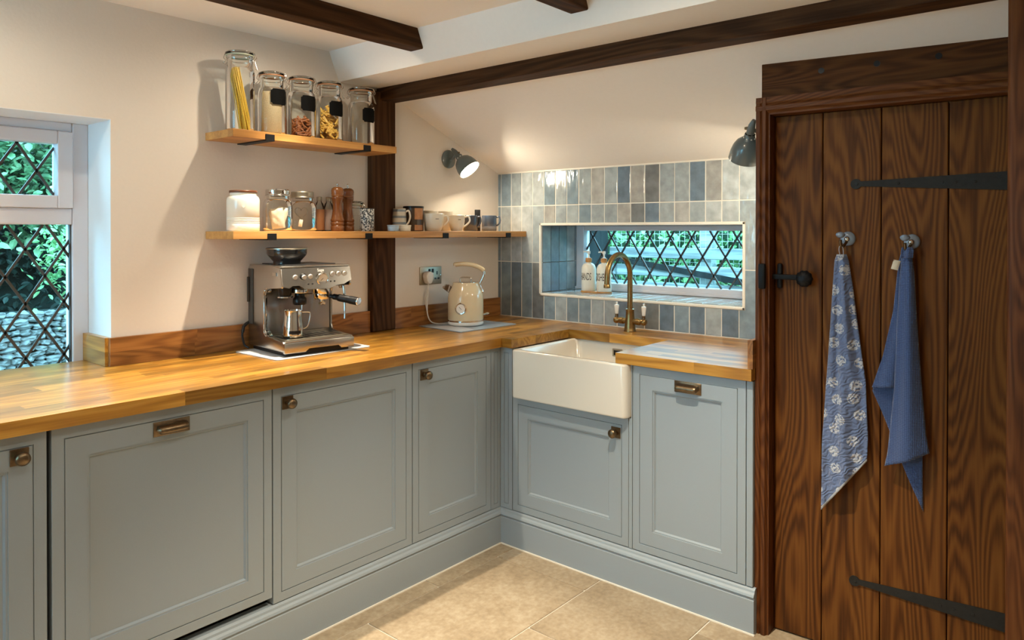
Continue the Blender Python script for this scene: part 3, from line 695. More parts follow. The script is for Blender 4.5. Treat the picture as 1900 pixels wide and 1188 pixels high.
# ================================================================== SINK
t=thing('belfast_sink','white fireclay farmhouse sink with a plain apron front','sink',(-.43,-.955,.66))
SX0,SX1,SY0,SY1,SZ0,SZ1=-.674,-.185,-1.243,-.667,.662,.8695
bm=newbm()
def rrect(x0,x1,y0,y1,r,n=5):
    out=[]
    for cx,cy,a0 in ((x1-r,y1-r,0),(x0+r,y1-r,90),(x0+r,y0+r,180),(x1-r,y0+r,270)):
        for k in range(n+1):
            a=math.radians(a0+90*k/n); out.append((cx+r*math.cos(a),cy+r*math.sin(a)))
    return out
loops=[]
def addloop(x0,x1,y0,y1,r,z): loops.append([bm.verts.new((x,y,z)) for x,y in rrect(x0,x1,y0,y1,r)])
e=.006
addloop(SX0+e,SX1-e,SY0+e,SY1-e,.018,SZ0); addloop(SX0+.0015,SX1-.0015,SY0+.0015,SY1-.0015,.022,SZ0+.002); addloop(SX0,SX1,SY0,SY1,.024,SZ0+.008)
addloop(SX0,SX1,SY0,SY1,.024,SZ1-.008); addloop(SX0+.002,SX1-.002,SY0+.002,SY1-.002,.024,SZ1-.002); addloop(SX0+.007,SX1-.007,SY0+.007,SY1-.007,.022,SZ1)
T=.030
addloop(SX0+T-.006,SX1-T+.006,SY0+T-.006,SY1-T+.006,.03,SZ1); addloop(SX0+T,SX1-T,SY0+T,SY1-T,.03,SZ1-.006)
addloop(SX0+T+.004,SX1-T-.004,SY0+T+.004,SY1-T-.004,.035,SZ0+.06); addloop(SX0+T+.02,SX1-T-.02,SY0+T+.02,SY1-T-.02,.04,SZ0+.03)
for A,B in zip(loops,loops[1:]):
    n=len(A)
    for k in range(n): bm.faces.new((A[k],A[(k+1)%n],B[(k+1)%n],B[k]))
bm.faces.new(loops[0]); bm.faces.new(loops[-1])
obj('basin',bm,M['ceramic'],t,55)
bm=newbm(); box(bm,SX1-T-.004,SX1-T+.002,-.946,-.894,.806,.842,.002); ov=obj('overflow',bm,M['nickel'],t)
bm=newbm(); box(bm,SX1-T-.005,SX1-T-.003,-.938,-.902,.813,.835); obj('overflow_slot',bm,M['black'],ov)
unparent_loc(t)
# ================================================================== SHELVES
def shelf(label,x0,x1,z,brx,notch=False):
    t=thing('wall_shelf',label,'shelf',((x0+x1)/2,0,z-.029)); bm=newbm()
    D=.207; b=.0015
    if notch: poly=[(x0,-D),(x1-.001,-D),(x1-.001,-.001),(-.774,-.001),(-.774,-.037),(-.916,-.037),(-.916,-.001),(x0,-.001)]
    else: poly=[(x0,-D),(x1,-D),(x1,-.001),(x0,-.001)]
    prism(bm,poly,'z',z-.029,z,.0012); obj('board',bm,M['shelfoak'],t)
    for bx in brx:
        bm=newbm(); box(bm,bx-.019,bx+.019,-D-.0035,-.002,z-.0335,z-.0292,.0008); bk=obj('bracket',bm,M['blackmetal'],t)
        bm=newbm(); box(bm,bx-.019,bx+.019,-D-.0045,-D-.0003,z-.0335,z-.008,.0008); obj('bracket_lip',bm,M['blackmetal'],bk)
    unparent_loc(t); return t
M['shelfoak']=wood('oak_shelf','x',(.34,.15,.04,1),(.52,.26,.075,1),(.64,.36,.12,1),rough=.45,coat=.1,ring=5,tint=.04,rs=.8)
shelf('short upper oak shelf on black brackets carrying the clip-top jars',-1.695,-.917,1.756,(-1.546,-1.083))
shelf('long lower oak shelf on black brackets carrying mugs and pepper mills',-1.695,0,1.379,(-1.538,-1.074,-.613,-.153),True)
ZU,ZL=1.7565,1.3795

# ================================================================== JARS
def jarbody(r,h,rn=None,neck=.045,sh=.04,wall=.003):
    rn=rn or r*.80
    zs=h-neck
    pr=[(0,0.001),(r*.86,0.001),(r*.97,.006),(r,.014),(r,zs-sh)]
    for k in range(1,7):
        a=k/6*PI/2; pr.append((rn+(r-rn)*math.cos(a), zs-sh+sh*math.sin(a)))
    pr+=[(rn,h-.002),(rn+.003,h)]
    pr+=[(rn-wall,h)]
    return pr[:-1]
    inner=[(rn-wall,zs)]
    for k in range(5,-1,-1):
        a=k/6*PI/2; inner.append((rn-wall+(r-rn)*math.cos(a), zs-sh-wall+sh*math.sin(a)))
    inner+=[(r-wall,.016),(r*.9,.008),(0,.006)]
    return pr+inner
def plate_label(r,w,h,z,notch=.0075):
    """chalkboard label with scooped corners bent round the jar, facing -y"""
    bm=newbm(); nx=26; cols=[]
    for i in range(nx+1):
        u=-w/2+w*i/nx; d=w/2-abs(u)
        hh=h/2 if d>=notch else h/2-math.sqrt(max(0,notch**2-d**2))
        a=u/r
        cols.append([[bm.verts.new(((r+o)*math.sin(a),-(r+o)*math.cos(a),z+s*hh)) for s in (-1,1)] for o in (.0006,.0016)])
    for A,B in zip(cols,cols[1:]):
        bm.faces.new((A[1][0],B[1][0],B[1][1],A[1][1])); bm.faces.new((A[0][0],A[0][1],B[0][1],B[0][0]))
        bm.faces.new((A[0][0],B[0][0],B[1][0],A[1][0])); bm.faces.new((A[0][1],A[1][1],B[1][1],B[0][1]))
    for A in (cols[0],cols[-1]): bm.faces.new((A[0][0],A[0][1],A[1][1],A[1][0]))
    return bm
def clip_jar(name,label,x,y,z,r,h,seal='rubber',lab=None,rn=None,rz=0,group='clip-top storage jars on the shelves'):
    t=thing(name,label,'jar',(x,y,z),rz,group); rn=rn or r*.80; hb=h-.022
    bm=newbm(); lathe(bm,jarbody(r,hb,rn),40,cap=False); obj('body',bm,M['glass'],t,60)
    bm=newbm(); lathe(bm,[(rn+.005,hb),(rn+.006,hb+.002),(rn+.005,hb+.004),(rn-.004,hb+.004),(rn-.004,hb)],40,cap=False); obj('seal',bm,M[seal],t,60)
    bm=newbm(); lathe(bm,[(0,hb+.006),(rn-.004,hb+.0045),(rn+.005,hb+.0045),(rn+.006,hb+.010),(rn+.002,hb+.016),(rn-.010,hb+.019),(rn-.016,hb+.0165),(0,hb+.0165)],40,cap=False); obj('lid',bm,M['glass'],t,60)
    bm=newbm()
    n=28
    for zz in (hb-.012,): tube(bm,[((rn+.0035)*math.cos(2*PI*k/n),(rn+.0035)*math.sin(2*PI*k/n),zz) for k in range(n+1)],.0013,6,False)
    tube(bm,[((rn+.0068)*math.cos(2*PI*k/n),(rn+.0068)*math.sin(2*PI*k/n),hb+.012) for k in range(n+1)],.0013,6,False)
    # clasp on the right-hand side, hinge opposite
    for a0,drop in ((-PI*.30,.05),(PI*.70,.025)):
        for da in (-.16,.16):
            a=a0+da; q=rn+.008
            tube(bm,smooth_path([(q*math.cos(a),q*math.sin(a),hb+.014),((q+.006)*math.cos(a),(q+.006)*math.sin(a),hb-.004),(q*math.cos(a),q*math.sin(a),hb-.014),((q+.010)*math.cos(a),(q+.010)*math.sin(a),hb-drop)],4),.0013,6)
        a=a0; q=rn+.018; tube(bm,[(q*math.cos(a-.16),q*math.sin(a-.16),hb-drop),(q*math.cos(a+.16),q*math.sin(a+.16),hb-drop)],.0013,6)
    obj('wire_clasp',bm,M['chrome'],t,60)
    if lab: obj('chalk_label',plate_label(r,lab[0],lab[1],lab[2]),M['chalk'],t,None)
    return t
JY=-.105
clip_jar('storage_jar','tallest clip-top glass jar, holding spaghetti, at the shelf end',-1.609,JY,ZU,.0535,.312,'rubberpale',rn=.047)
clip_jar('storage_jar','clip-top glass jar full of pale rice with a black label',-1.474,JY,ZU,.0555,.256,lab=(.070,.062,.150))
clip_jar('storage_jar','clip-top glass jar with a little red pasta and a black label',-1.338,JY,ZU,.0570,.259,lab=(.072,.062,.142))
clip_jar('storage_jar','clip-top glass jar half full of yellow penne with a black label',-1.2015,JY,ZU,.0560,.260,lab=(.070,.062,.138))
clip_jar('storage_jar','nearly empty clip-top glass jar with black label beside the post',-1.045,JY-.015,ZU,.0580,.256,lab=(.066,.062,.128))
# contents
def stuff(name,bm,m,label,cat,loc,smooth=40):
    o=obj(name,bm,M[m],None,smooth,loc); tag(o,label,cat,None,'stuff'); return o
rg=random.Random(21); bm=newbm()
for k in range(95):
    a=rg.uniform(0,2*PI); q=math.sqrt(rg.random())
    b0=(.021+q*.024*math.cos(a),-.004+q*.024*math.sin(a),.010); a2=a+rg.uniform(-.5,.5)
    b1=(-.022+q*.020*math.cos(a2),.004+q*.019*math.sin(a2),rg.uniform(.237,.252)); tube(bm,[b0,((b0[0]+b1[0])/2+.002,(b0[1]+b1[1])/2,.12),b1],.00125,5)
stuff('spaghetti',bm,'spag','bundle of yellow spaghetti leaning in the tallest jar','pasta',(-1.609,JY,ZU))
bm=newbm(); lathe(bm,[(0,.0075),(.048,.0085),(.0518,.017),(.0518,.150),(.0518,.163),(.050,.170),(.03,.174),(0,.170)],48,cap=False)
stuff('rice',bm,'rice','pale uncooked rice filling the second jar','rice',(-1.474,JY,ZU))
def penne(rmax,h,n,seed,r=.0042,l=.034,m=None):
    rg=random.Random(seed); bm=newbm()
    for k in range(n):
        a=rg.uniform(0,2*PI); q=math.sqrt(rg.random())*(rmax-.020); z=.014+(h-.018)*rg.random()
        if rg.random()<.55: q=rmax-.0205
        th=rg.uniform(0,2*PI); el=rg.uniform(-.6,.6); d=Vector((math.cos(th)*math.cos(el),math.sin(th)*math.cos(el),math.sin(el)))
        if q>rmax-.022: # lie tangentially against the glass
            tg=Vector((-math.sin(a),math.cos(a),0)); e2=rg.uniform(-1.2,1.2); d=tg*math.cos(e2)+Vector((0,0,math.sin(e2))); q=rmax-r-.0010-.003
        c=Vector((q*math.cos(a),q*math.sin(a),z)); hl=l/2*rg.uniform(.8,1.05)
        p0,p1=c-d*hl,c+d*hl
        for p in (p0,p1):
            rr=math.hypot(p.x,p.y); lim=rmax-r-.001
            if rr>lim: p.x*=lim/rr; p.y*=lim/rr
            p.z=max(p.z,.012)
        tube(bm,[p0,p1],r,7)
    return bm
stuff('red_pasta',penne(.0535,.085,150,5,.0036,.030),'redpasta','red brown dried pasta in the bottom of the third jar','pasta',(-1.338,JY,ZU))
stuff('penne',penne(.0525,.145,210,6),'pasta','yellow penne pasta half filling the fourth jar','pasta',(-1.2015,JY,ZU))

# ================================================================== LOWER SHELF, left of the post
t=thing('canister','white ceramic canister with wooden lid and a small raised heart','canister',(-1.609,-.125,ZL),FACE)
R=.060
bm=newbm(); pr=[(0,0),(R-.003,0),(R,.004)]
z=.03
while z<.056:
    pr+=[(R,z-.0015),(R-.0012,z),(R,z+.0015)]; z+=.0055
pr+=[(R,.112)]
for k in range(1,7):
    a=k/6*PI/2; pr.append((.049+(R-.049)*math.cos(a),.112+.022*math.sin(a)))
pr+=[(.048,.146),(.046,.146),(.046,.14),(0,.14)]
lathe(bm,pr,48,cap=False); obj('body',bm,M['whiteglaze'],t,50)
bm=newbm(); lathe(bm,[(0,.1455),(.050,.1455),(.051,.147),(.051,.153),(.049,.155),(0,.155)],40,cap=False); obj('lid',bm,M['lidwood'],t,50)
bm=newbm(); hp=[]
for k in range(28):
    a=2*PI*k/28; hp.append((.0058/16*16*math.sin(a)**3*1.0, (.0058/16)*(13*math.cos(a)-5*math.cos(2*a)-2*math.cos(3*a)-math.cos(4*a))))
ang=math.asin(.022/R)
prism(bm,hp,'y',-.0015,.0015)
o=obj('heart',bm,M['whiteglaze'],t,None,((R+.0003)*math.sin(ang),-(R+.0003)*math.cos(ang),.092),(0,0,ang))
bm=newbm(); tube(bm,[(.055,.045,.06),(.070,.043,.118)],.0045,10); ob=obj('brush_handle',bm,M['bottlebrown'],None,50)
ob.location=(-1.609+.03,-.09,ZL-.0605); tag(ob,'small brown wooden handle poking out behind the white canister','utensil')
def lid_jar(label,x,y,r,h,rn,lidh=.026,m='nickel'):
    t=thing('glass_jar',label,'jar',(x,y,ZL),FACE,'screw-top glass jars on the lower shelf')
    bm=newbm(); lathe(bm,jarbody(r,h-.008,rn,.030,.035),40,cap=False); obj('body',bm,M['glass'],t,60)
    bm=newbm(); pr=[(rn+.001,h-lidh),(rn+.006,h-lidh),(rn+.006,h-lidh+.003),(rn+.004,h-lidh+.005)]
    zz=h-lidh+.006
    while zz<h-.004: pr+=[(rn+.005,zz),(rn+.004,zz+.0025)]; zz+=.005
    pr+=[(rn+.003,h),(0,h)]
    lathe(bm,pr,40,cap=False); obj('lid',bm,M[m],t,50)
    return t
lid_jar('squat glass jar with silver screw lid, full of folded paper sachets',-1.462,-.125,.0570,.165,.042,.026,'chrome')
tj=lid_jar('squat glass jar with dark metal lid and an embossed heart, left of the mills',-1.335,-.105,.0580,.162,.041,.026,'nickel')
bm=newbm(); hp=[(.026*p[0]/.0058, .026*p[1]/.0058) for p in hp]
hv=[]
for (u,v) in hp+[hp[0]]:
    a=u/.0585; hv.append((.0585*math.sin(a+.2),-.0585*math.cos(a+.2),.075+v))
tube(bm,hv,.0016,6,False); obj('embossed_heart',bm,M['glass'],tj,60)
# sachets (separate sheets, thin pillows)
def pillow(w,h,th,n=10):
    bm=newbm(); g={}
    for s in (-1,1):
        for i in range(n+1):
            for j in range(n+1):
                u,v=-1+2*i/n,-1+2*j/n
                if s==1 and (i in(0,n) or j in(0,n)): g[s,i,j]=g[-1,i,j]; continue
                d=th*(1-abs(u)**4)*(1-abs(v)**4)*(1+.35*math.sin(5*u+3*v)*math.cos(4*v))
                g[s,i,j]=bm.verts.new((u*w/2,s*d,v*h/2))
    for s in (-1,1):
        for i in range(n):
            for j in range(n): bm.faces.new((g[s,i,j],g[s,i+1,j],g[s,i+1,j+1],g[s,i,j+1]))
    return bm
for k,(dx,dy,dz,w_,h_,rot) in enumerate(((.008,-.026,.050,.052,.080,(0.05,-.12,.0)),(.016,-.004,.062,.044,.070,(-.05,.30,.10)),(-.016,.014,.050,.042,.066,(.1,-.2,-.2)))):
    o=obj('paper_sachet',pillow(w_,h_,.006),M['teabag'],None,60)
    c=Matrix.Rotation(FACE,4,'Z')@Vector((dx,dy,0)); o.location=(-1.462+c.x,-.125+c.y,ZL+dz); o.rotation_euler=Euler((rot[0],rot[1],rot[2]+FACE))
    tag(o,('pale paper sachet at the front of the silver-lidded jar','pale paper sachet standing tilted behind, in the silver-lidded jar','crumpled paper sachet at the left inside the silver-lidded jar')[k],'sachet','paper sachets in the glass jar')
o=obj('paper_tag',pillow(.016,.030,.002,4),M['whiteglaze'],None,60); o.location=(-1.372,-.148,ZL+.033); o.rotation_euler=(.15,.2,FACE); tag(o,'small white paper tag inside the dark-lidded jar','tag')
for x,lab,m in ((-1.213,'small clear bottle with an orange brown label behind the pepper mills','bottlebrown'),(-1.166,'small clear bottle with a pale pinkish label behind the pepper mills','bottlepink')):
    t=thing('small_bottle',lab,'bottle',(x,-.048,ZL),0,'small bottles at the back of the lower shelf')
    bm=newbm(); lathe(bm,[(0,.001),(.020,.001),(.022,.004),(.022,.10),(.016,.118),(.010,.126),(.010,.134)],24,cap=False); obj('body',bm,M['glass'],t,50)
    bm=newbm(); lathe(bm,[(.0215,.004),(.0224,.006),(.0224,.092),(.0215,.094)],24,cap=False); obj('wrap_label',bm,M[m],t,50)
    bm=newbm(); lathe(bm,[(.0115,.130),(.0118,.146),(.010,.148),(0,.148)],20,cap=False); obj('cap',bm,M['nickel'],t,50)
def mill(label,x,y):
    t=thing('pepper_mill',label,'pepper mill',(x,y,ZL),0,'wooden pepper mills'); 
    pr=[(0,0),(.0265,0),(.028,.003),(.028,.022),(.0255,.025),(.028,.028),(.0285,.036),(.026,.040),(.0285,.044),(.0285,.050),(.026,.054),(.0225,.075),(.0195,.098),(.020,.118),(.0235,.136),(.0265,.143),(.0245,.147)]
    bm=newbm(); lathe(bm,pr+[(0,.147)],32,cap=False); obj('body',bm,M['millwood'],t,50)
    bm=newbm(); lathe(bm,[(0,.1475),(.0245,.1475),(.0265,.151),(.025,.155),(.0265,.159),(.0262,.165),(.027,.172),(.0245,.182),(.017,.188),(.007,.190),(0,.190)],32,cap=False); hd=obj('head',bm,M['millwood'],t,50)
    bm=newbm(); lathe(bm,[(.0035,.189),(.0035,.194),(.0045,.196),(.0045,.206),(.003,.208),(0,.208)],14,cap=False); obj('knob',bm,M['chrome'],hd,50)
mill('turned wooden pepper mill, the nearer and taller looking of the pair',-1.172,-.120)
mill('turned wooden pepper mill, the further one beside the clip jar',-1.082,-.072)
clip_jar('storage_jar','small dark clip-top jar on the lower shelf right of the mills',-1.026,-.052,ZL,.036,.138,'rubberpale',rn=.029)
t=thing('enamel_tumbler','black and white speckled tumbler in front of the post','tumbler',(-1.0215,-.130,ZL))
bm=newbm(); lathe(bm,[(0,0),(.0295,0),(.031,.002),(.0315,.098),(.0305,.099),(.0295,.098),(.029,.004),(0,.004)],32,cap=False); obj('body',bm,M['speck'],t,50)
bm=newbm(); lathe(bm,[(.0300,.0985),(.0318,.0985),(.0320,.1),(.0318,.1015),(.0300,.1015),(.0298,.1),(.0300,.0985)],32,cap=False); obj('rim',bm,M['black'],t,50)
# ================================================================== LOWER SHELF, right of the post
def mug(name,label,cat,x,y,prof,m,hr=None,hz=None,ht=.005,group=None,rz=FACE,hmat=None):
    t=thing(name,label,cat,(x,y,ZL),rz,group); h=prof[-1][1]
    out=[(0,0.001)]+prof; inner=[(r-.004,z) for r,z in reversed(prof) if z>.006]+[(prof[0][0]-.004,.006),(0,.006)]
    bm=newbm(); lathe(bm,out+[(prof[-1][0]-.002,h+.0015)]+inner,36,cap=False); obj('body',bm,M[m],t,50)
    if hr:
        def rad(z):
            for (r0,z0),(r1,z1) in zip(prof,prof[1:]):
                if z0<=z<=z1: return r0+(r1-r0)*((z-z0)/(z1-z0+1e-9))
            return prof[-1][0]
        za,zb=hz; ra,rb=rad(za)-.002,rad(zb)-.002
        pts=smooth_path([(rb,0,zb),(rb+hr*.75,0,zb+.004),(max(ra,rb)+hr,0,za+(zb-za)*.62),(ra+hr*.62,0,za+(zb-za)*.22),(ra,0,za)],6)
        bm=newbm(); tube(bm,pts,ht,10); obj('handle',bm,M[hmat or m],t,60)
    return t
straight=lambda r,h:[(r-.003,.001),(r,.004),(r,h)]
mug('striped_mug','grey and cream striped mug just right of the timber post','mug',-.772,-.058,[(.030,.001),(.033,.006),(.0335,.06),(.031,.106)],'stripe',.020,(.028,.092),.0045,hmat='whiteglaze')
t=thing('tall_tin','dark brown tin with an orange label behind the striped mug','tin',(-.690,-.066,ZL),FACE)
bm=newbm(); lathe(bm,[(0,.0005),(.047,.0005),(.0485,.003),(.0485,.112)],40,cap=False); obj('body',bm,M['label_brown'],t,50)
bm=newbm(); lathe(bm,[(.0487,.110),(.0502,.110),(.0502,.119),(.048,.1205),(0,.1205)],40,cap=False); obj('lid',bm,M['black'],t,50)
def curved_patch(r,a0,a1,z0,z1,n=10):
    bm=newbm(); A=[]
    for k in range(n+1):
        a=a0+(a1-a0)*k/n; A.append((bm.verts.new((r*math.sin(a),-r*math.cos(a),z0)),bm.verts.new((r*math.sin(a),-r*math.cos(a),z1))))
    for p,q in zip(A,A[1:]): bm.faces.new((p[0],q[0],q[1],p[1]))
    return bm
obj('paper_label',curved_patch(.0489,.25,1.25,.004,.112),M['tinorange'],t,50)
obj('label_band',curved_patch(.0491,.15,1.25,.030,.056),M['label_brown'],t,50)
for x,m,l in ((-.9075,'paleblue','tiny pale blue ramekin at the shelf edge'),(-.8350,'creamglaze','tiny cream ramekin at the shelf edge')):
    t=thing('ramekin',l,'ramekin',(x,-.172,ZL),0,'tiny ramekins')
    bm=newbm(); pr=[(0,.0005),(.0235,.0005),(.0245,.003),(.026,.026)]
    vs=lathe(bm,pr+[(.0245,.0275),(.0225,.026),(.021,.005),(0,.005)],40,cap=False)
    obj('body',bm,M[m],t,50)
    bm=newbm(); lathe(bm,[(.0262,.0225),(.0272,.0235),(.0272,.0265),(.0258,.0280),(.0250,.0272)],40,cap=False); obj('rim',bm,M[m],t,50)
wide=lambda r,h:[(r*.66,.001),(r*.74,.006),(r*.88,h*.3),(r*.97,h*.65),(r,h)]
a=mug('mug','large cream mug with a tiny grey word, nearest the tin','mug',-.612,-.128,wide(.0480,.084),'creamglaze',.024,(.022,.070),.0042,'cream mugs')
b=mug('mug','cream mug with a white handle, between the large cream mug and the blue mug','mug',-.4640,-.136,wide(.0410,.079),'creamglaze',.026,(.022,.070),.0045,'cream mugs',hmat='whiteglaze')
for t,r,z,w_ in ((a,.0462,.058,.016),(b,.0395,.056,.014)):
    obj('printed_word',curved_patch(r+.0012,.25,.25+w_/r,z,z+.0025,6),M['ink'],t)
mug('beaker','cream beaker behind the large cream mug','beaker',-.563,-.052,[(.028,.001),(.031,.006),(.038,.100)],'creamglaze',group='cream beakers at the back')
mug('beaker','cream beaker behind the second cream mug','beaker',-.452,-.044,[(.028,.001),(.031,.006),(.0375,.100)],'creamglaze',group='cream beakers at the back')
mug('mug','dark navy mug half hidden by the white mug handle','mug',-.342,-.112,straight(.0370,.080),'navyglaze',.020,(.022,.070),.0042,'blue mugs')
bm=newbm(); box(bm,-.015,.015,-.012,.012,0,.114,.002,2); o=obj('black_carton',bm,M['black'],None,40); o.location=(-.222,-.052,ZL+.0003); o.rotation_euler=(0,0,FACE); tag(o,'slim black upright carton behind the blue mugs','carton')
bm=newbm(); box(bm,-.0146,.0146,-.0124,-.012,.02,.024); obj('band',bm,M['nickel'],o)
t=mug('mug','blue grey mug at the shelf end nearest the tiles','mug',-.2130,-.128,straight(.0390,.081),'blueglaze',.021,(.028,.072),.0042,'blue mugs')
for z in (.014,.019,.024):
    bm=newbm(); lathe(bm,[(.0388,z-.0006),(.0396,z),(.0388,z+.0006)],36,cap=False); obj('ridge',bm,M['paleblue'],t,60)

# ================================================================== SOCKET, PLUG, KETTLE
t=thing('wall_socket','brushed metal double wall socket above the kettle board','socket',(-.518,0,1.155))
bm=newbm(); box(bm,-.0745,.0745,-.006,-.0003,-.045,.045,.002,2); obj('face_plate',bm,M['nickel'],t,40)
for dx in (-.010,.012):
    bm=newbm(); box(bm,dx-.007,dx+.007,-.0095,-.005,.014,.034,.0015); obj('switch',bm,M['black'],t)
for dx,dz,w_,h_ in ((.042,.012,.004,.0085),(.031,-.016,.0065,.0045),(.053,-.016,.0065,.0045)):
    bm=newbm(); box(bm,dx-w_,dx+w_,-.0066,-.004,dz-h_,dz+h_); obj('pin_hole',bm,M['black'],t)
for dx in (-.068,.068):
    bm=newbm(); lathe(bm,[(.003,0),(.0025,.001),(0,.0012)],12,(dx,-.006,0),'-y'); obj('screw',bm,M['chrome'],t,40)
t=thing('kettle_plug','white plug and flex running from the socket down to the kettle','plug',(-.553,-.006,1.150))
bm=newbm(); prism(bm,[(-.026,.006),(-.020,.022),(0,.029),(.020,.022),(.026,.006),(.020,-.018),(.009,-.034),(-.009,-.034),(-.020,-.018)],'y',-.034,-.0012,.005); obj('plug_body',bm,M['whiteplastic'],t,40)
bm=newbm(); tube(bm,smooth_path([(0,-.018,-.030),(.002,-.018,-.06),(-.010,-.022,-.12),(-.018,-.030,-.18),(-.004,-.042,-.222),(.035,-.060,-.2345),(.075,-.080,-.2345)],8),.0032,8); obj('flex',bm,M['whiteplastic'],t,60)
bm=newbm(); tube(bm,smooth_path([(0,-.018,-.030),(-.003,-.016,-.06),(-.016,-.016,-.12),(-.014,-.022,-.17)],6),.0026,8); obj('flex',bm,M['whiteplastic'],t,60)
# boards under the kettle and the coffee machine
bm=newbm(); prism(bm,[(-.628,-.036),(-.655,-.352),(-.262,-.354),(-.250,-.050)],'z',.9105,.9145,.001); o=obj('counter_mat',bm,M['slatemat'],None); tag(o,'thin blue grey board under the cream kettle','board')
bm=newbm(); prism(bm,[(-.632,-.120),(-.652,-.330),(-.56,-.345),(-.50,-.16)],'z',.9146,.9152); tag(obj('leaf_print',bm,M['palemat'],o),'paler printed leaf shape')
t=thing('kettle','cream enamelled retro kettle with chrome base, spout and round dial','kettle',(-.452,-.186,.9155),FACE)
bm=newbm(); lathe(bm,[(0,0),(.080,0),(.088,.004),(.090,.012),(.088,.020),(0,.021)],48,cap=False); obj('base',bm,M['porcelain'],t,50)
bm=newbm(); lathe(bm,[(.0885,.019),(.0905,.020),(.0905,.0255),(.0885,.027)],48,cap=False); obj('base_ring',bm,M['chrome'],t,50)
bm=newbm(); pr=[(0,.021),(.086,.0215),(.0885,.027),(.0885,.10),(.0880,.135),(.0862,.150),(.0815,.165),(.0745,.180),(.0680,.192),(.0640,.202),(.0625,.209),(.0610,.2105),(.0590,.209)]
lathe(bm,pr+[(0,.207)],56,cap=False); obj('body',bm,M['cream'],t,50)
bm=newbm(); lathe(bm,[(.0588,.2085),(.0585,.2115),(.050,.213),(0,.215)],48,cap=False); ld=obj('lid',bm,M['chrome'],t,50)
bm=newbm(); tube(bm,[(-.028,0,.211),(-.028,0,.226),(-.026,0,.232),(-.020,0,.2345),(.020,0,.2345),(.026,0,.232),(.028,0,.226),(.028,0,.211)],.0035,10); obj('lid_handle',bm,M['chrome'],ld,60)
bm=newbm(); vs=[]
A=[(-.072,-.022,.150),(-.072,.022,.150),(-.066,.026,.196),(-.066,-.026,.196)]; B=[(-.098,-.012,.181),(-.098,.012,.181),(-.101,.013,.194),(-.101,-.013,.194)]; Cc=[(-.112,-.009,.189),(-.112,.009,.189),(-.103,.009,.2025),(-.103,-.009,.2025)]
L3=[[bm.verts.new(p) for p in q] for q in ([(-.070,-.024,.152),(-.070,.024,.152),(-.064,.028,.190),(-.064,-.028,.190)],[(-.088,-.020,.162),(-.088,.020,.162),(-.080,.020,.199),(-.080,-.020,.199)],[(-.117,-.009,.184),(-.117,.009,.184),(-.098,.010,.2035),(-.098,-.010,.2035)])]
for P,Q in zip(L3,L3[1:]):
    for k in range(4): bm.faces.new((P[k],P[(k+1)%4],Q[(k+1)%4],Q[k]))
bm.faces.new(L3[0]); bm.faces.new(L3[-1]); bmesh.ops.bevel(bm,geom=list(bm.edges),offset=.003,segments=2,affect='EDGES'); obj('spout',bm,M['chrome'],t,50)
bm=newbm(); tube(bm,smooth_path([(.078,0,.160),(.083,0,.166),(.072,0,.188),(.070,0,.200),(.082,0,.226),(.091,0,.248),(.089,0,.266)],6),[.0075]*6+[.0060]*31,10); hd=obj('handle_arm',bm,M['chrome'],t,60)
bm=newbm(); tube(bm,smooth_path([(.090,0,.266),(.082,0,.276),(.055,0,.290),(.022,0,.2985),(-.015,0,.3010),(-.049,0,.2985),(-.053,0,.2975)],6),[.0095,.0105]+[.0115]*33+[.009,.006],14); obj('grip',bm,M['cream'],hd,60)
ga=-.205
bm=newbm(); lathe(bm,[(0,.0),(.0275,0),(.0280,.004),(.0255,.0065),(.0225,.006),(.0220,.003),(0,.003)],36,((.0880)*math.sin(ga),-.0862*math.cos(ga),.087),Vector((math.sin(ga),-math.cos(ga),0))); gg=obj('dial_ring',bm,M['chrome'],t,50)
bm=newbm(); lathe(bm,[(.0218,.0035),(0,.0036)],30,((.0880)*math.sin(ga),-.0862*math.cos(ga),.087),Vector((math.sin(ga),-math.cos(ga),0)),cap=False); obj('dial_face',bm,M['porcelain'],gg)
bm=newbm(); c=Vector((.0880*math.sin(ga),-.0862*math.cos(ga),.087))+Vector((math.sin(ga),-math.cos(ga),0))*.005; tube(bm,[c+Vector((-.008,0,.009)),c+Vector((.004,0,-.004))],.0010,6); obj('dial_needle',bm,M['ink'],gg)
bm=newbm(); tube(bm,smooth_path([(.082,.02,.050),(.096,.02,.050),(.108,.018,.054),(.113,.017,.050)],4),[.005]*10+[.0065,.0065,.004],10); obj('switch_lever',bm,M['chrome'],t,60)
# ================================================================== COFFEE MACHINE
bm=newbm(); prism(bm,[(p[0],p[1]) for p in rrect(-1.610,-1.180,-.360,-.055,.02,4)],'z',.9105,.9140,.0008); o=obj('counter_mat',bm,M['palemat'],None); tag(o,'thin pale grey board under the coffee machine','board')
CM=thing('coffee_machine','stainless steel espresso machine with bean hopper, dial and portafilter','coffee machine',(-1.421,-.350,.9145),math.radians(-6))
HW=.146
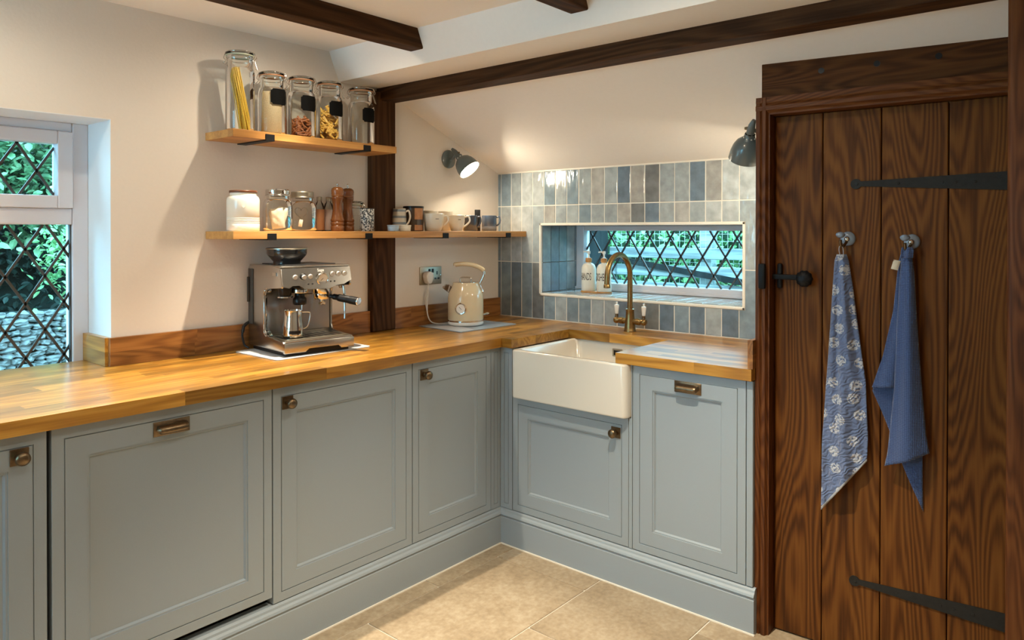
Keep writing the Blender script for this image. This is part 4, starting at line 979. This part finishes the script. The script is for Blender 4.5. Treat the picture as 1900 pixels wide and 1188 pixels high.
# side profile (y from front, z): tray, column, head
def cprof(ins=0):
    return [(.012,.016),(.30,.016),(.305,.022),(.305,.322),(.298,.330),(.10,.334),(.040,.330),(.030,.322),(.016,.262),(.020,.252),(.135,.248),(.158,.238),(.168,.220),(.168,.085),(.160,.068),(.145,.060),(.012,.056),(.004,.050),(.002,.020)]
def side_panel(x0,x1):
    bm=newbm(); prism(bm,cprof(),'x',x0,x1,.0025); return bm
for s in (-1,1):
    obj('side_panel',side_panel(s*HW-.007*(s>0)*1.0 if s>0 else -HW,(HW if s>0 else -HW+.007)),M['steel'],CM,35)
bm=newbm(); box(bm,-HW+.006,HW-.006,.170,.303,.016,.330,.003); obj('rear_housing',bm,M['steel'],CM)
bm=newbm(); box(bm,-HW+.010,HW-.010,.030,.300,.252,.331,.002); obj('head_core',bm,M['black'],CM)
bm=newbm(); box(bm,-HW-.0022,-HW-.0003,.262,.302,.10,.318,.0008); obj('rear_strip',bm,M['darkgrey'],CM)
bm=newbm(); box(bm,-HW-.010,-HW-.0022,.288,.300,.185,.285,.003,2); obj('tank_handle',bm,M['darkgrey'],CM,40)
# curved chrome liner of the left opening
bm=newbm()
pts=[(.150,.063),(.163,.070),(.1695,.086),(.1695,.222),(.160,.239),(.140,.2475)]
for (a,b),(c,d) in zip(pts,pts[1:]):
    q=[bm.verts.new(p) for p in ((-HW-.0012,a,b),(-HW-.0012,c,d),(-HW+.030,c+.004,d),(-HW+.030,a+.004,b))]; bm.faces.new(q)
ol=obj('liner',bm,M['chrome'],CM,60); sm=ol.modifiers.new('s','SOLIDIFY'); sm.thickness=.0015
# fascia: tilted front plate with stepped lower edge
poly=[(-HW,.326),(-HW,.258),(-.118,.252),(-.108,.263),(-.078,.263),(-.062,.246),(.048,.244),(.075,.258),(.112,.258),(.122,.268),(HW,.272),(HW,.326)]
bm=newbm()
def fy(z): return .029-.016*(.330-z)/.07-.004
A=[bm.verts.new((x,fy(z),z)) for x,z in poly]; B=[bm.verts.new((x,fy(z)+.014,z)) for x,z in poly]; n=len(poly)
bm.faces.new(A); bm.faces.new(list(reversed(B)))
for i in range(n): bm.faces.new((A[i],B[i],B[(i+1)%n],A[(i+1)%n]))
bmesh.ops.bevel(bm,geom=list(bm.edges),offset=.0022,segments=2,affect='EDGES')
fa=obj('fascia',bm,M['steel'],CM,40)
bm=newbm(); box(bm,-HW+.001,HW-.001,.026,.30,.3275,.3345,.003,2); tp=obj('top_plate',bm,M['steel'],CM,40)
bm=newbm(); box(bm,-.10,.12,.09,.285,.3335,.3375,.002); obj('cup_tray',bm,M['black'],tp)
nrm=Vector((0,-1,-.22)).normalized()
def disc(name,x,z,r,m,parent=fa,d=.006,prof=None):
    bm=newbm(); lathe(bm,prof or [(r,-.001),(r,d*.7),(r*.9,d),(0,d)],28,(x,fy(z)-.0005,z),nrm,cap=False); return obj(name,bm,M[m],parent,50)
for x in (.062,.089,.116): disc('button',x,.300,.0098,'satin',d=.005); 
for x in (.062,.089,.116): disc('button_ring',x,.300,.0115,'nickel',d=.002)
for x in (-.094,-.032): disc('button',x,.2935,.0090,'satin',d=.005)
disc('grind_dial',-.062,.2945,.0125,'black',d=.006); disc('grind_knob',-.062,.2945,.0090,'satin',d=.014)
gd=disc('gauge',.016,.283,.0245,'chrome',d=.006,prof=[(.0245,-.001),(.0245,.007),(.0215,.009),(.0195,.006),(.0195,.004),(0,.004)])
disc('gauge_face',.016,.283,.0193,'porcelain',gd,prof=[(.0193,.0041),(0,.0045)])
c=Vector((.016,fy(.283)-.0005,.283))+nrm*.0052
bm=newbm(); tube(bm,[c+Vector((-.008,0,-.006)),c+Vector((.003,0,.003))],.0008,6); obj('gauge_needle',bm,M['ink'],gd)
for x,z in ((-.043,.2655),(-.026,.2655),(.052,.2715),(.069,.2715)): disc('indicator',x,z,.0032,'ink',d=.0012)
def text_mesh(s,size,parent,m,loc,rot,sx=1.,bend=None,name='lettering',font_shear=0):
    cu=bpy.data.curves.new('txt','FONT'); cu.body=s; cu.size=size; cu.align_x='CENTER'; cu.align_y='CENTER'; cu.extrude=.0003; cu.resolution_u=3
    to=bpy.data.objects.new('txt',cu); C.objects.link(to); dg=bpy.context.evaluated_depsgraph_get(); dg.update()
    me=bpy.data.meshes.new_from_object(to.evaluated_get(dg)); bpy.data.objects.remove(to); bpy.data.curves.remove(cu)
    for v in me.vertices: v.co.x*=sx
    if bend:
        r,a0=bend
        for v in me.vertices:
            a=a0+v.co.x/r; v.co=Vector(((r+v.co.z)*math.sin(a),-(r+v.co.z)*math.cos(a),v.co.y))
    me.materials.clear(); me.materials.append(M[m]); o=bpy.data.objects.new(name,me); C.objects.link(o); o.parent=parent; o.location=loc; o.rotation_euler=rot; return o
text_mesh('Sage',.016,fa,'porcelain',(.014,fy(.3155)-.0009,.3155),(PI/2-.21,0,0))
bm=newbm(); prism(bm,[(.06,.297),(.06,.311),(.090,.311),(.090,.297)],'x',-HW-.0035,-HW-.0002,.001); sd=obj('grind_window',bm,M['chrome'],CM)
# base tray with a dark gap at the foot
bm=newbm()
poly=[(-HW,.050),(-HW,.012),(-.060,.012),(-.048,.026),(.078,.026),(.090,.012),(HW,.012),(HW,.050)]
prism(bm,poly,'y',-.004,.012,.0022); dt=obj('drip_tray',bm,M['steel'],CM,40)
bm=newbm(); box(bm,-HW+.006,HW-.006,.004,.175,.030,.056,.001); obj('tray_body',bm,M['steel'],dt)
bm=newbm(); box(bm,-HW+.014,HW-.012,.016,.165,.0555,.0600,.001); gr=obj('grille',bm,M['nickel'],dt)
for k in range(9):
    bm=newbm(); x=-.112+k*.028; box(bm,x-.008,x+.008,.040,.140,.0598,.0606); obj('grille_slot',bm,M['black'],dt)
bm=newbm(); box(bm,-HW+.012,HW-.012,.016,.29,.0,.020,.002); obj('foot',bm,M['black'],CM)
bm=newbm(); box(bm,.010,HW-.012,.164,.1702,.070,.215,.002); obj('splash_plate',bm,M['steel'],CM)
# hopper, smoked
bm=newbm(); lathe(bm,[(.052,.334),(.052,.348),(.056,.352),(.074,.372),(.0765,.378),(.0765,.396),(.074,.396),(.072,.378),(.054,.354),(.050,.350)],44,(-.052,.165,0),cap=False); hp_=obj('hopper',bm,M['hopper'],CM,50)
bm=newbm(); lathe(bm,[(0,.3925),(.070,.3925),(.0785,.3945),(.0790,.3985),(.0765,.4005),(0,.4020)],44,(-.052,.165,0),cap=False); obj('hopper_lid',bm,M['black'],hp_,50)
bm=newbm(); lathe(bm,[(.0788,.3945),(.0800,.3955),(.0800,.3985),(.0785,.3995)],44,(-.052,.165,0),cap=False); obj('hopper_rim',bm,M['nickel'],hp_,50)
bm=newbm(); lathe(bm,[(0,.345),(.047,.345),(.047,.352),(.068,.373),(.069,.377),(0,.381)],36,(-.052,.165,0),cap=False); obj('coffee_beans',bm,M['beans'],hp_,50)
# grinder outlet, tamper, group head, portafilter
bm=newbm(); lathe(bm,[(0,.215),(.020,.215),(.024,.222),(.026,.25),(0,.25)],28,(-.095,.095,0),cap=False); go=obj('grinder_outlet',bm,M['black'],CM,50)
bm=newbm(); lathe(bm,[(.025,.211),(.029,.212),(.029,.2165),(.025,.2175)],28,(-.095,.095,0),cap=False); obj('cradle_ring',bm,M['chrome'],go,50)
bm=newbm(); lathe(bm,[(0,.182),(.023,.182),(.0265,.188),(.0265,.205),(.019,.213),(.019,.228),(.030,.231),(.030,.246),(0,.246)],28,(-.040,.085,0),cap=False); tmp_=obj('tamper',bm,M['black'],CM,50)
bm=newbm(); lathe(bm,[(.0304,.228),(.0312,.230),(.0312,.246),(.0304,.247)],28,(-.040,.085,0),cap=False); obj('tamper_collar',bm,M['chrome'],tmp_,50)
bm=newbm(); lathe(bm,[(0,.218),(.031,.218),(.036,.224),(.036,.25),(0,.25)],32,(.052,.085,0),cap=False); gh=obj('group_head',bm,M['chrome'],CM,50)
bm=newbm(); lathe(bm,[(0,.198),(.027,.198),(.031,.204),(.032,.220),(0,.221)],32,(.052,.085,0),cap=False); pf=obj('portafilter',bm,M['chrome'],CM,50)
bm=newbm(); tube(bm,smooth_path([(.052,.085,.200),(.052,.080,.186),(.040,.076,.180)],4),.006,8); tube(bm,smooth_path([(.052,.085,.200),(.052,.080,.186),(.064,.076,.180)],4),.006,8); obj('spout',bm,M['chrome'],pf,60)
hdl=[Vector((.074,.058,.210)),Vector((.086,.040,.207)),Vector((.102,.010,.202)),Vector((.122,-.030,.196)),Vector((.134,-.055,.192))]
bm=newbm(); tube(bm,smooth_path(hdl,5),[.008]*4+[.0115]*4+[.0145]*6+[.0160]*7,14); obj('handle',bm,M['black'],pf,60)
ax=(hdl[-1]-hdl[-2]).normalized(); bm=newbm(); lathe(bm,[(.0158,-.002),(.0162,.001),(.0150,.003),(.011,.0026),(0,.0028)],24,hdl[-1],ax,cap=False); obj('handle_cap',bm,M['chrome'],pf,50)
bm=newbm(); tube(bm,smooth_path([(.126,.060,.262),(.130,.050,.250),(.132,.044,.20),(.131,.040,.150),(.129,.038,.118)],6),[.0048]*20+[.0038]*5,10); obj('steam_wand',bm,M['chrome'],CM,60)
bm=newbm(); lathe(bm,[(.008,.240),(.010,.245),(.010,.266),(0,.266)],16,(.126,.060,0),cap=False); obj('wand_joint',bm,M['nickel'],CM,60)
bm=newbm(); tube(bm,smooth_path([(-.135,.300,.11),(-.165,.300,.095),(-.178,.290,.06),(-.172,.285,.02),(-.160,.27,.006)],6),.004,8); obj('power_cable',bm,M['black'],CM,60)
bm=newbm(); tube(bm,[(-.140,.300,.11),(-.168,.300,.088),(-.176,.292,.066)],[.005,.0065,.006],8); obj('cable_plug',bm,M['black'],CM,60)
# milk jug on the tray
cA=math.radians(-6); jx=Vector((-1.420,-.342,0))+Matrix.Rotation(cA,3,'Z')@Vector((-.075,.062,0))
t=thing('milk_jug','stainless steel milk jug standing on the drip tray of the coffee machine','jug',(jx.x,jx.y,.9755),math.radians(-25))
bm=newbm(); pr=[(0,0),(.035,0),(.038,.003),(.039,.012),(.0365,.050),(.033,.078),(.0335,.098),(.0345,.103)]
lathe(bm,pr+[(r-.002,z) for r,z in reversed(pr) if z>.004]+[(0,.004)],36,cap=False); obj('body',bm,M['chrome'],t,50)
bm=newbm(); tube(bm,smooth_path([(.033,0,.095),(.055,0,.094),(.063,0,.088),(.060,0,.060),(.052,0,.038),(.038,0,.030)],6),.0032,8); obj('handle',bm,M['chrome'],t,60)
obj('band',curved_patch(.0394,-.55,.65,.016,.028),M['black'],t,50)

# ================================================================== TAP
TX,TY=-.100,-.916
t=thing('kitchen_tap','aged brass swan-neck tap with two white porcelain levers','tap',(TX,TY,.9105))
bm=newbm(); lathe(bm,[(0,0),(.029,0),(.029,.004),(.0265,.008),(.0255,.022),(.0225,.050),(.0200,.075),(.0190,.096),(.0205,.098),(.0205,.104),(.017,.106),(0,.106)],36,cap=False); obj('body',bm,M['brass'],t,50)
Rr=.098; top=.262
pts=[(0,0,.100),(0,0,.15),(0,0,.20),(0,0,.262)]
for k in range(1,17):
    a=PI*k/16*.97; pts.append((-Rr+Rr*math.cos(a),0,.262+Rr*math.sin(a)*1.02))
pts+=[(-2*Rr-.001,0,.248),(-2*Rr-.002,0,.232)]
bm=newbm(); tube(bm,pts,.0125,16); sp=obj('spout',bm,M['brass'],t,60)
bm=newbm(); lathe(bm,[(.0125,.232),(.0150,.230),(.0155,.216),(.0125,.214),(0,.214)],24,(-2*Rr-.002,0,0),cap=False); obj('spout_tip',bm,M['brass'],sp,50)
for s in (-1,1):
    bm=newbm(); lathe(bm,[(.012,.012),(.013,.034),(.016,.036),(.016,.052),(.013,.054),(.012,.060),(.0145,.064),(.0165,.073),(.0145,.082),(.010,.086),(0,.087)],24,(0,0,.048),Vector((0,s,0)),cap=False); va=obj('valve',bm,M['brass'],t,50)
    bm=newbm(); lathe(bm,[(.0085,.062),(.0070,.072),(.0085,.076),(.006,.078)],18,(0,s*.073,0),cap=False); obj('lever_stem',bm,M['bronze'],va,50)
    bm=newbm(); lathe(bm,[(.0065,.077),(.0085,.079),(.0090,.090),(.0110,.108),(.0118,.116),(.0100,.121),(.004,.122),(.003,.126),(.0045,.129),(.003,.133),(0,.134)],20,(0,s*.073,0),cap=False); obj('lever',bm,M['porcelain'],va,50)

# ================================================================== SOAP BOTTLES ON THE SILL
SZ=IZ0+.0045
bm=newbm(); 
def stadium(x0,y0,y1,r,n=12):
    return [(x0+r*math.cos(PI*k/n),y1+r*math.sin(PI*k/n)) for k in range(n+1)]+[(x0+r*math.cos(PI+PI*k/n),y0+r*math.sin(PI+PI*k/n)) for k in range(n+1)]
prism(bm,stadium(.185,-.585,-.488,.043),'z',SZ,SZ+.007,.001); o=obj('soap_tray',bm,M['collarwood'],None); tag(o,'small wooden tray under the two soap bottles on the sill','tray')
for y,word,a0,lab in ((-.488,'HANDS',-.62,'white soap pump bottle lettered HANDS, further from the tap'),(-.585,'DISHES',-.66,'white soap pump bottle lettered DISHES, right behind the tap spout')):
    t=thing('soap_bottle',lab,'bottle',(.185,y,SZ+.0075),FACE,'soap bottles on the window sill')
    bm=newbm(); R=.0390; pr=[(0,0),(R-.003,0),(R,.004),(R,.112)]
    for k in range(1,9):
        a=k/8*PI/2; pr.append((.0135+(R-.0135)*math.cos(a),.112+.036*math.sin(a)))
    pr+=[(.0135,.156),(0,.156)]
    lathe(bm,pr,40,cap=False); obj('body',bm,M['frost'],t,50)
    bm=newbm(); lathe(bm,[(0,.153),(.0165,.153),(.017,.154),(.017,.174),(.016,.175),(0,.175)],28,cap=False); obj('collar',bm,M['collarwood'],t,50)
    bm=newbm(); lathe(bm,[(0,.175),(.010,.175),(.007,.180),(.0045,.182),(.0045,.196),(.0085,.198),(.0095,.210),(.008,.2125),(0,.213)],20,cap=False); pm=obj('pump',bm,M['whiteplastic'],t,50)
    bm=newbm(); tube(bm,[(0,0,.207),(-.018,0,.209),(-.030,0,.207)],[.0050,.0042,.0034],10); obj('nozzle',bm,M['whiteplastic'],pm,60)
    text_mesh(word,.056,t,'ink',(0,0,.075),(0,0,0),.36,(R+.0003,a0))

# ================================================================== WALL LAMPS
LN,LM=(-.385,-.060,1.775),(-.366,-.132,1.692)
RN,RM=(-.522,-1.668,1.742),(-.472,-1.625,1.646)
def wall_lamp(label,plate,pn,neck,mouth):
    plate,neck,mouth,pn=Vector(plate),Vector(neck),Vector(mouth),Vector(pn)
    t=thing('wall_lamp',label,'wall lamp',plate,0,'grey adjustable wall lamps'); mi=Matrix.Translation(plate).inverted()
    def part(n,bm,m,sm=50,par=None):
        o=obj(n,bm,M[m],par or t,sm)
        if par is None: o.matrix_parent_inverse=mi
        return o
    bm=newbm(); lathe(bm,[(0,.0005),(.0465,.0005),(.048,.004),(.047,.009),(.034,.015),(.012,.018),(0,.018)],40,plate,pn,cap=False); part('wall_plate',bm,'lampgrey')
    ax=(mouth-neck).normalized(); L=(mouth-neck).length
    bm=newbm(); tube(bm,smooth_path([plate+pn*.012,plate+pn*.035,neck-ax*.004],5),.0075,12); part('arm',bm,'lampgrey')
    # hinge lever behind the neck
    side=ax.cross(pn).normalized()
    bm=newbm(); tube(bm,[neck-ax*.040-pn*.004,neck-ax*.020,neck+ax*.012],[.007,.0125,.0150],14); part('neck',bm,'lampgrey')
    bm=newbm(); tube(bm,[neck-ax*.010+pn*.014,neck-ax*.010+pn*.024],[.006,.005],10); part('thumb_screw',bm,'bronze')
    k=L/.080
    bm=newbm(); pr=[(.015,.010),(.0165,.020),(.024,.025),(.034,.033),(.041,.045),(.0455,.060),(.0475,.080),(.0460,.080),(.0440,.060),(.0395,.0455),(.0325,.035),(.022,.027),(0,.026)]
    lathe(bm,[(r*1.24,z*k) for r,z in pr],44,neck,ax,cap=False); sh=part('lamp_shade',bm,'lampgrey')
    bm=newbm()
    for j in range(8):
        a=2*PI*j/8; u=ax.orthogonal().normalized(); v=ax.cross(u); c=neck+ax*.0195*k+(u*math.cos(a)+v*math.sin(a))*.0195
        lathe(bm,[(.0030,-.002),(.0030,.002)],8,c,(u*math.cos(a)+v*math.sin(a)))
    part('vent_holes',bm,'lampwhite',50,sh)
    bm=newbm(); lathe(bm,[(0,.0770*k),(.0560,.0770*k),(.0565,.0745*k),(0,.073*k)],36,neck,ax,cap=False); part('bulb',bm,'bulb')
wall_lamp('grey wall lamp tilted towards the tiles beside the left end of the splashback',(-.392,-.0005,1.753),(0,-1,0),LN,LM)
wall_lamp('grey wall lamp pointing down, half hidden by the door frame',(-.500,-1.7295,1.735),(0,1,0),RN,RM)

# ================================================================== TOWELS
def lerp_path(P,t):
    # P: list of (s,z) ordered downwards; t in 0..1 by index length
    L=[0]
    for a,b in zip(P,P[1:]): L.append(L[-1]+math.dist(a,b))
    d=t*L[-1]
    for i in range(len(P)-1):
        if d<=L[i+1]+1e-9:
            f=(d-L[i])/(L[i+1]-L[i]+1e-12); return (P[i][0]+(P[i+1][0]-P[i][0])*f,P[i][1]+(P[i+1][1]-P[i][1])*f)
    return P[-1]
def sheet(bm,uvl,left,right,depth,nu=26,nv=60,hem=None):
    g=[]
    for j in range(nv+1):
        v=j/nv; a=lerp_path(left,v); b=lerp_path(right,v); row=[]
        for i in range(nu+1):
            u=i/nu; s=a[0]+(b[0]-a[0])*u; z=a[1]+(b[1]-a[1])*u
            row.append((bm.verts.new((s,depth(u,v),z)),(s,z)))
        g.append(row)
    for j in range(nv):
        for i in range(nu):
            q=[g[j][i],g[j][i+1],g[j+1][i+1],g[j+1][i]]; f=bm.faces.new([p[0] for p in q])
            for l,p in zip(f.loops,q): l[uvl].uv=p[1]
            if hem and hem(i/nu,(j+.5)/nv): f.material_index=1
            f.smooth=True
def towel_obj(name,bm,m,label):
    me=bpy.data.meshes.new(name); bm.to_mesh(me); bm.free(); me.materials.append(M[m]); me.materials.append(M['hem'])
    o=bpy.data.objects.new(name,me); C.objects.link(o); o.location=D0; o.rotation_euler=(0,0,DA)
    s=o.modifiers.new('thick','SOLIDIFY'); s.thickness=.0022; s.offset=0
    return tag(o,label,'towel',None)
bm=newbm(); uvl=bm.loops.layers.uv.new('uv')
def d1(u,v):
    b=min(1,v*3)
    return .030-.020*math.sin(PI*u)**.7*(.6+.4*b)-.007*math.sin(u*11+2.0*v+.5)*(.5+.5*b)-.0035*math.sin(u*23-5*v)*b-.0022*math.sin(26*v+14*u)*max(0,v-.35)*1.4-.002*v
sheet(bm,uvl,[(.245,1.306),(.238,1.285),(.233,1.20),(.220,.973),(.203,.697),(.2005,.462)],[(.272,1.306),(.279,1.285),(.292,1.20),(.305,1.10),(.333,.90),(.340,.72),(.338,.648)],d1,34,80,hem=lambda u,v:v>.985)
towel_obj('tea_towel',bm,'towel1','pale blue muslin cloth with white flower print hanging on the left hook')
bm=newbm(); tube(bm,smooth_path([(.258,.012,1.300),(.256,.006,1.325),(.262,.004,1.338),(.268,.006,1.325),(.268,.012,1.300)],5),.0013,6)
o=obj('hanging_loop',bm,M['hem'],bpy.data.objects['tea_towel'],60)
bm=newbm(); uvl=bm.loops.layers.uv.new('uv')
LF=[(.432,1.318),(.425,1.290),(.410,1.131),(.381,.99),(.349,.872)]
sheet(bm,uvl,LF,[(.455,1.318),(.462,1.28),(.478,1.05),(.490,.80),(.493,.515)],lambda u,v:.042-.008*math.sin(u*7+v*3)*v,20,50)
sheet(bm,uvl,[(.434,1.320),(.426,1.290),(.411,1.131),(.382,.99),(.350,.884)],[(.448,1.320),(.450,1.27),(.452,1.12),(.450,1.0),(.445,.900)],lambda u,v:.030-.012*math.sin(PI*u)*min(1,v*2)-.003*math.sin(u*9+4*v),20,50)
sheet(bm,uvl,[(.438,1.322),(.432,1.25),(.425,1.10),(.417,.888),(.399,.691),(.390,.645)],[(.462,1.322),(.470,1.25),(.477,1.116),(.490,.92),(.503,.763),(.512,.706)],lambda u,v:.014-.024*math.sin(PI*min(1,max(0,u)))**.8*(.5+.5*min(1,v*2))-.006*math.sin(u*8+1.5+2*v)*min(1,.3+v),24,60)
# rolled top over the hook
def d4(u,v): return .024-.040*math.sin(PI*v)
sheet(bm,uvl,[(.437,1.300),(.436,1.322),(.438,1.332)],[(.470,1.300),(.470,1.322),(.466,1.332)],lambda u,v:-.012+.02*v+.006*math.sin(8*u),10,8)
tw=towel_obj('tea_towel',bm,'towel2','plain dark blue waffle tea towel hanging on the right hook')
bm=pillow(.020,.030,.003,5); o=obj('care_label',bm,M['teabag'],tw,60,(.421,.004,1.277),(.1,.25,.3))

# ================================================================== OUTSIDE
rg=random.Random(99)
def leaves(n,fn,size,seed):
    rg=random.Random(seed); V=[];Fc=[]
    for k in range(n):
        c=Vector(fn(rg)); s=size*rg.uniform(.6,1.3)
        e=Euler((rg.uniform(-1,1),rg.uniform(-1,1),rg.uniform(0,6.28))); m3=e.to_matrix()
        b=len(V)
        for p in ((-.5,0,0),(-.2,.26,.06),(.2,.24,.05),(.55,0,-.05),(.2,-.24,.05),(-.2,-.26,.06),(0,0,-.03)): V.append(c+m3@(Vector(p)*s))
        Fc+=[(b,b+1,b+6),(b+1,b+2,b+6),(b+2,b+3,b+6),(b+3,b+4,b+6),(b+4,b+5,b+6),(b+5,b,b+6)]
    me=bpy.data.meshes.new('leaves'); me.from_pydata([tuple(v) for v in V],[],Fc); return me
# garden ground
bm=newbm(); box(bm,-6,8,.45,9,-.3,-.1); box(bm,.45,8,-7,.45,-.3,-.1)
o=struct('ground',bm,M['stem'],'dark garden ground outside the windows')
# hedge beyond the left window
t=thing('hedge','dense leafy hedge seen through the left window','hedge',(-1.6,2.3,-.1))
bm=newbm(); 
bmesh.ops.create_grid(bm,x_segments=24,y_segments=16,size=1)
for v in bm.verts:
    x,y=v.co.x,v.co.y; v.co=Vector((-1.2+x*2.6,2.85+.10*math.sin(9*x+4*y)+.08*math.sin(13*y-3*x),1.0+y*1.05))
o=obj('branches',bm,M['stem'],t,60); sm=o.modifiers.new('s','SOLIDIFY'); sm.thickness=.3; sm.offset=1
me=leaves(8000,lambda r:(r.uniform(-2.5,-.7),r.uniform(1.95,2.35),(lambda z:z)(1.32+.75*r.random()**.8+.10*math.sin(r.random()*6))),.060,1)
me.materials.append(M['leaf']); o=meshobj('foliage',me,None,t); o['kind']='stuff'
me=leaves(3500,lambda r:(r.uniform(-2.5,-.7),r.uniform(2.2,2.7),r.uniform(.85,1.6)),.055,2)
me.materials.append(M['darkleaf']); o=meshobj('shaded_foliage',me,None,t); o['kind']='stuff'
me=leaves(260,lambda r:(-1.64+r.gauss(0,.05),1.75+r.gauss(0,.06),1.25+r.gauss(0,.13)),.04,3)
me.materials.append(M['leaf2']); o=meshobj('bright_sprig',me,None,t); o['kind']='stuff'
unparent_loc(t)
# rubble garden wall
t=thing('garden_wall','low rubble stone wall below the hedge outside the left window','garden wall',(-1.6,1.85,-.1))
bm=newbm(); box(bm,-3.2,.2,1.80,2.05,-.1,.93); obj('wall_core',bm,M['stem'],t)
protos=[]
for k in range(5):
    bm=newbm(); bmesh.ops.create_icosphere(bm,subdivisions=2,radius=1); r=random.Random(k)
    ph=[r.uniform(0,6) for _ in range(3)]
    for v in bm.verts:
        f=1+.16*math.sin(5*v.co.x+ph[0])+.14*math.sin(6*v.co.z+ph[1])+.1*math.sin(7*v.co.y+ph[2]); v.co*=f
    me=bpy.data.meshes.new('stone'); bm.to_mesh(me); bm.free(); me.materials.append(M['rubble']); protos.append(me)
n=0; z=.42
while z<.96:
    x=-2.35
    while x<-1.25:
        wv=rg.uniform(.020,.048); hv=rg.uniform(.012,.019)
        o=meshobj('stone',protos[n%5],None,t,(x+wv,1.79+rg.uniform(-.012,.012),z+rg.uniform(-.004,.004)),(rg.uniform(-.2,.2),rg.uniform(-.25,.25),rg.uniform(-.3,.3)),(wv*1.05,.035,hv*1.08)); n+=1
        x+=wv*1.85
    z+=.030
unparent_loc(t)
# fence outside the low window
t=thing('garden_fence','weathered timber post and rail fence with wire mesh outside the low window','fence',(1.6,0,-.1))
def fpart(n,a,m): 
    bm=newbm(); box(bm,*a,.004); return obj(n,bm,M[m],t)
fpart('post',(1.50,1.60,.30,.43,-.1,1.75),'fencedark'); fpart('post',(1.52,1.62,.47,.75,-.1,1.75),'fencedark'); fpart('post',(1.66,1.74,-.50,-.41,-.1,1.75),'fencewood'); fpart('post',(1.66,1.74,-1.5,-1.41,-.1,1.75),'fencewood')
fpart('rail',(1.615,1.65,-2.2,.3,1.185,1.262),'fencewood'); fpart('rail',(1.615,1.65,-2.2,.3,1.055,1.135),'fencewood'); fpart('rail',(1.615,1.65,-2.2,.3,.90,1.01),'fencewood')
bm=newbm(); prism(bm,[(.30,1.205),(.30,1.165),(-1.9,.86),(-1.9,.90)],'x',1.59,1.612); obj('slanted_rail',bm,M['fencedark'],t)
bm=newbm(); 
for k in range(60): yv=.3-k*.04; box(bm,1.6585,1.6600,yv-.0010,yv+.0010,.85,1.75)
for k in range(18): zv=.86+k*.05; box(bm,1.6570,1.6585,-2.1,.3,zv-.0010,zv+.0010)
o=obj('wire_mesh',bm,M['wire'],t); o['kind']='stuff'
fpart('bracket_plate',(1.596,1.600,.235,.295,1.06,1.13),'fencewood')
unparent_loc(t)
t=thing('shrub','bright green shrub behind the wire fence','shrub',(2.3,-.3,-.1))
bm=newbm(); bmesh.ops.create_grid(bm,x_segments=24,y_segments=16,size=1)
for v in bm.verts:
    x,y=v.co.x,v.co.y; v.co=Vector((2.75+.15*math.sin(8*x+3*y)+.1*math.sin(11*y),-.5+x*2.6,.9+y*1.1))
o=obj('branches',bm,M['stem2'],t,60); sm=o.modifiers.new('s','SOLIDIFY'); sm.thickness=.2
me=leaves(3600,lambda r:(r.uniform(2.0,2.7),r.uniform(-1.9,.9),r.uniform(.6,1.75)),.075,4)
me.materials.append(M['leaf2']); o=meshobj('foliage',me,None,t); o['kind']='stuff'
unparent_loc(t)
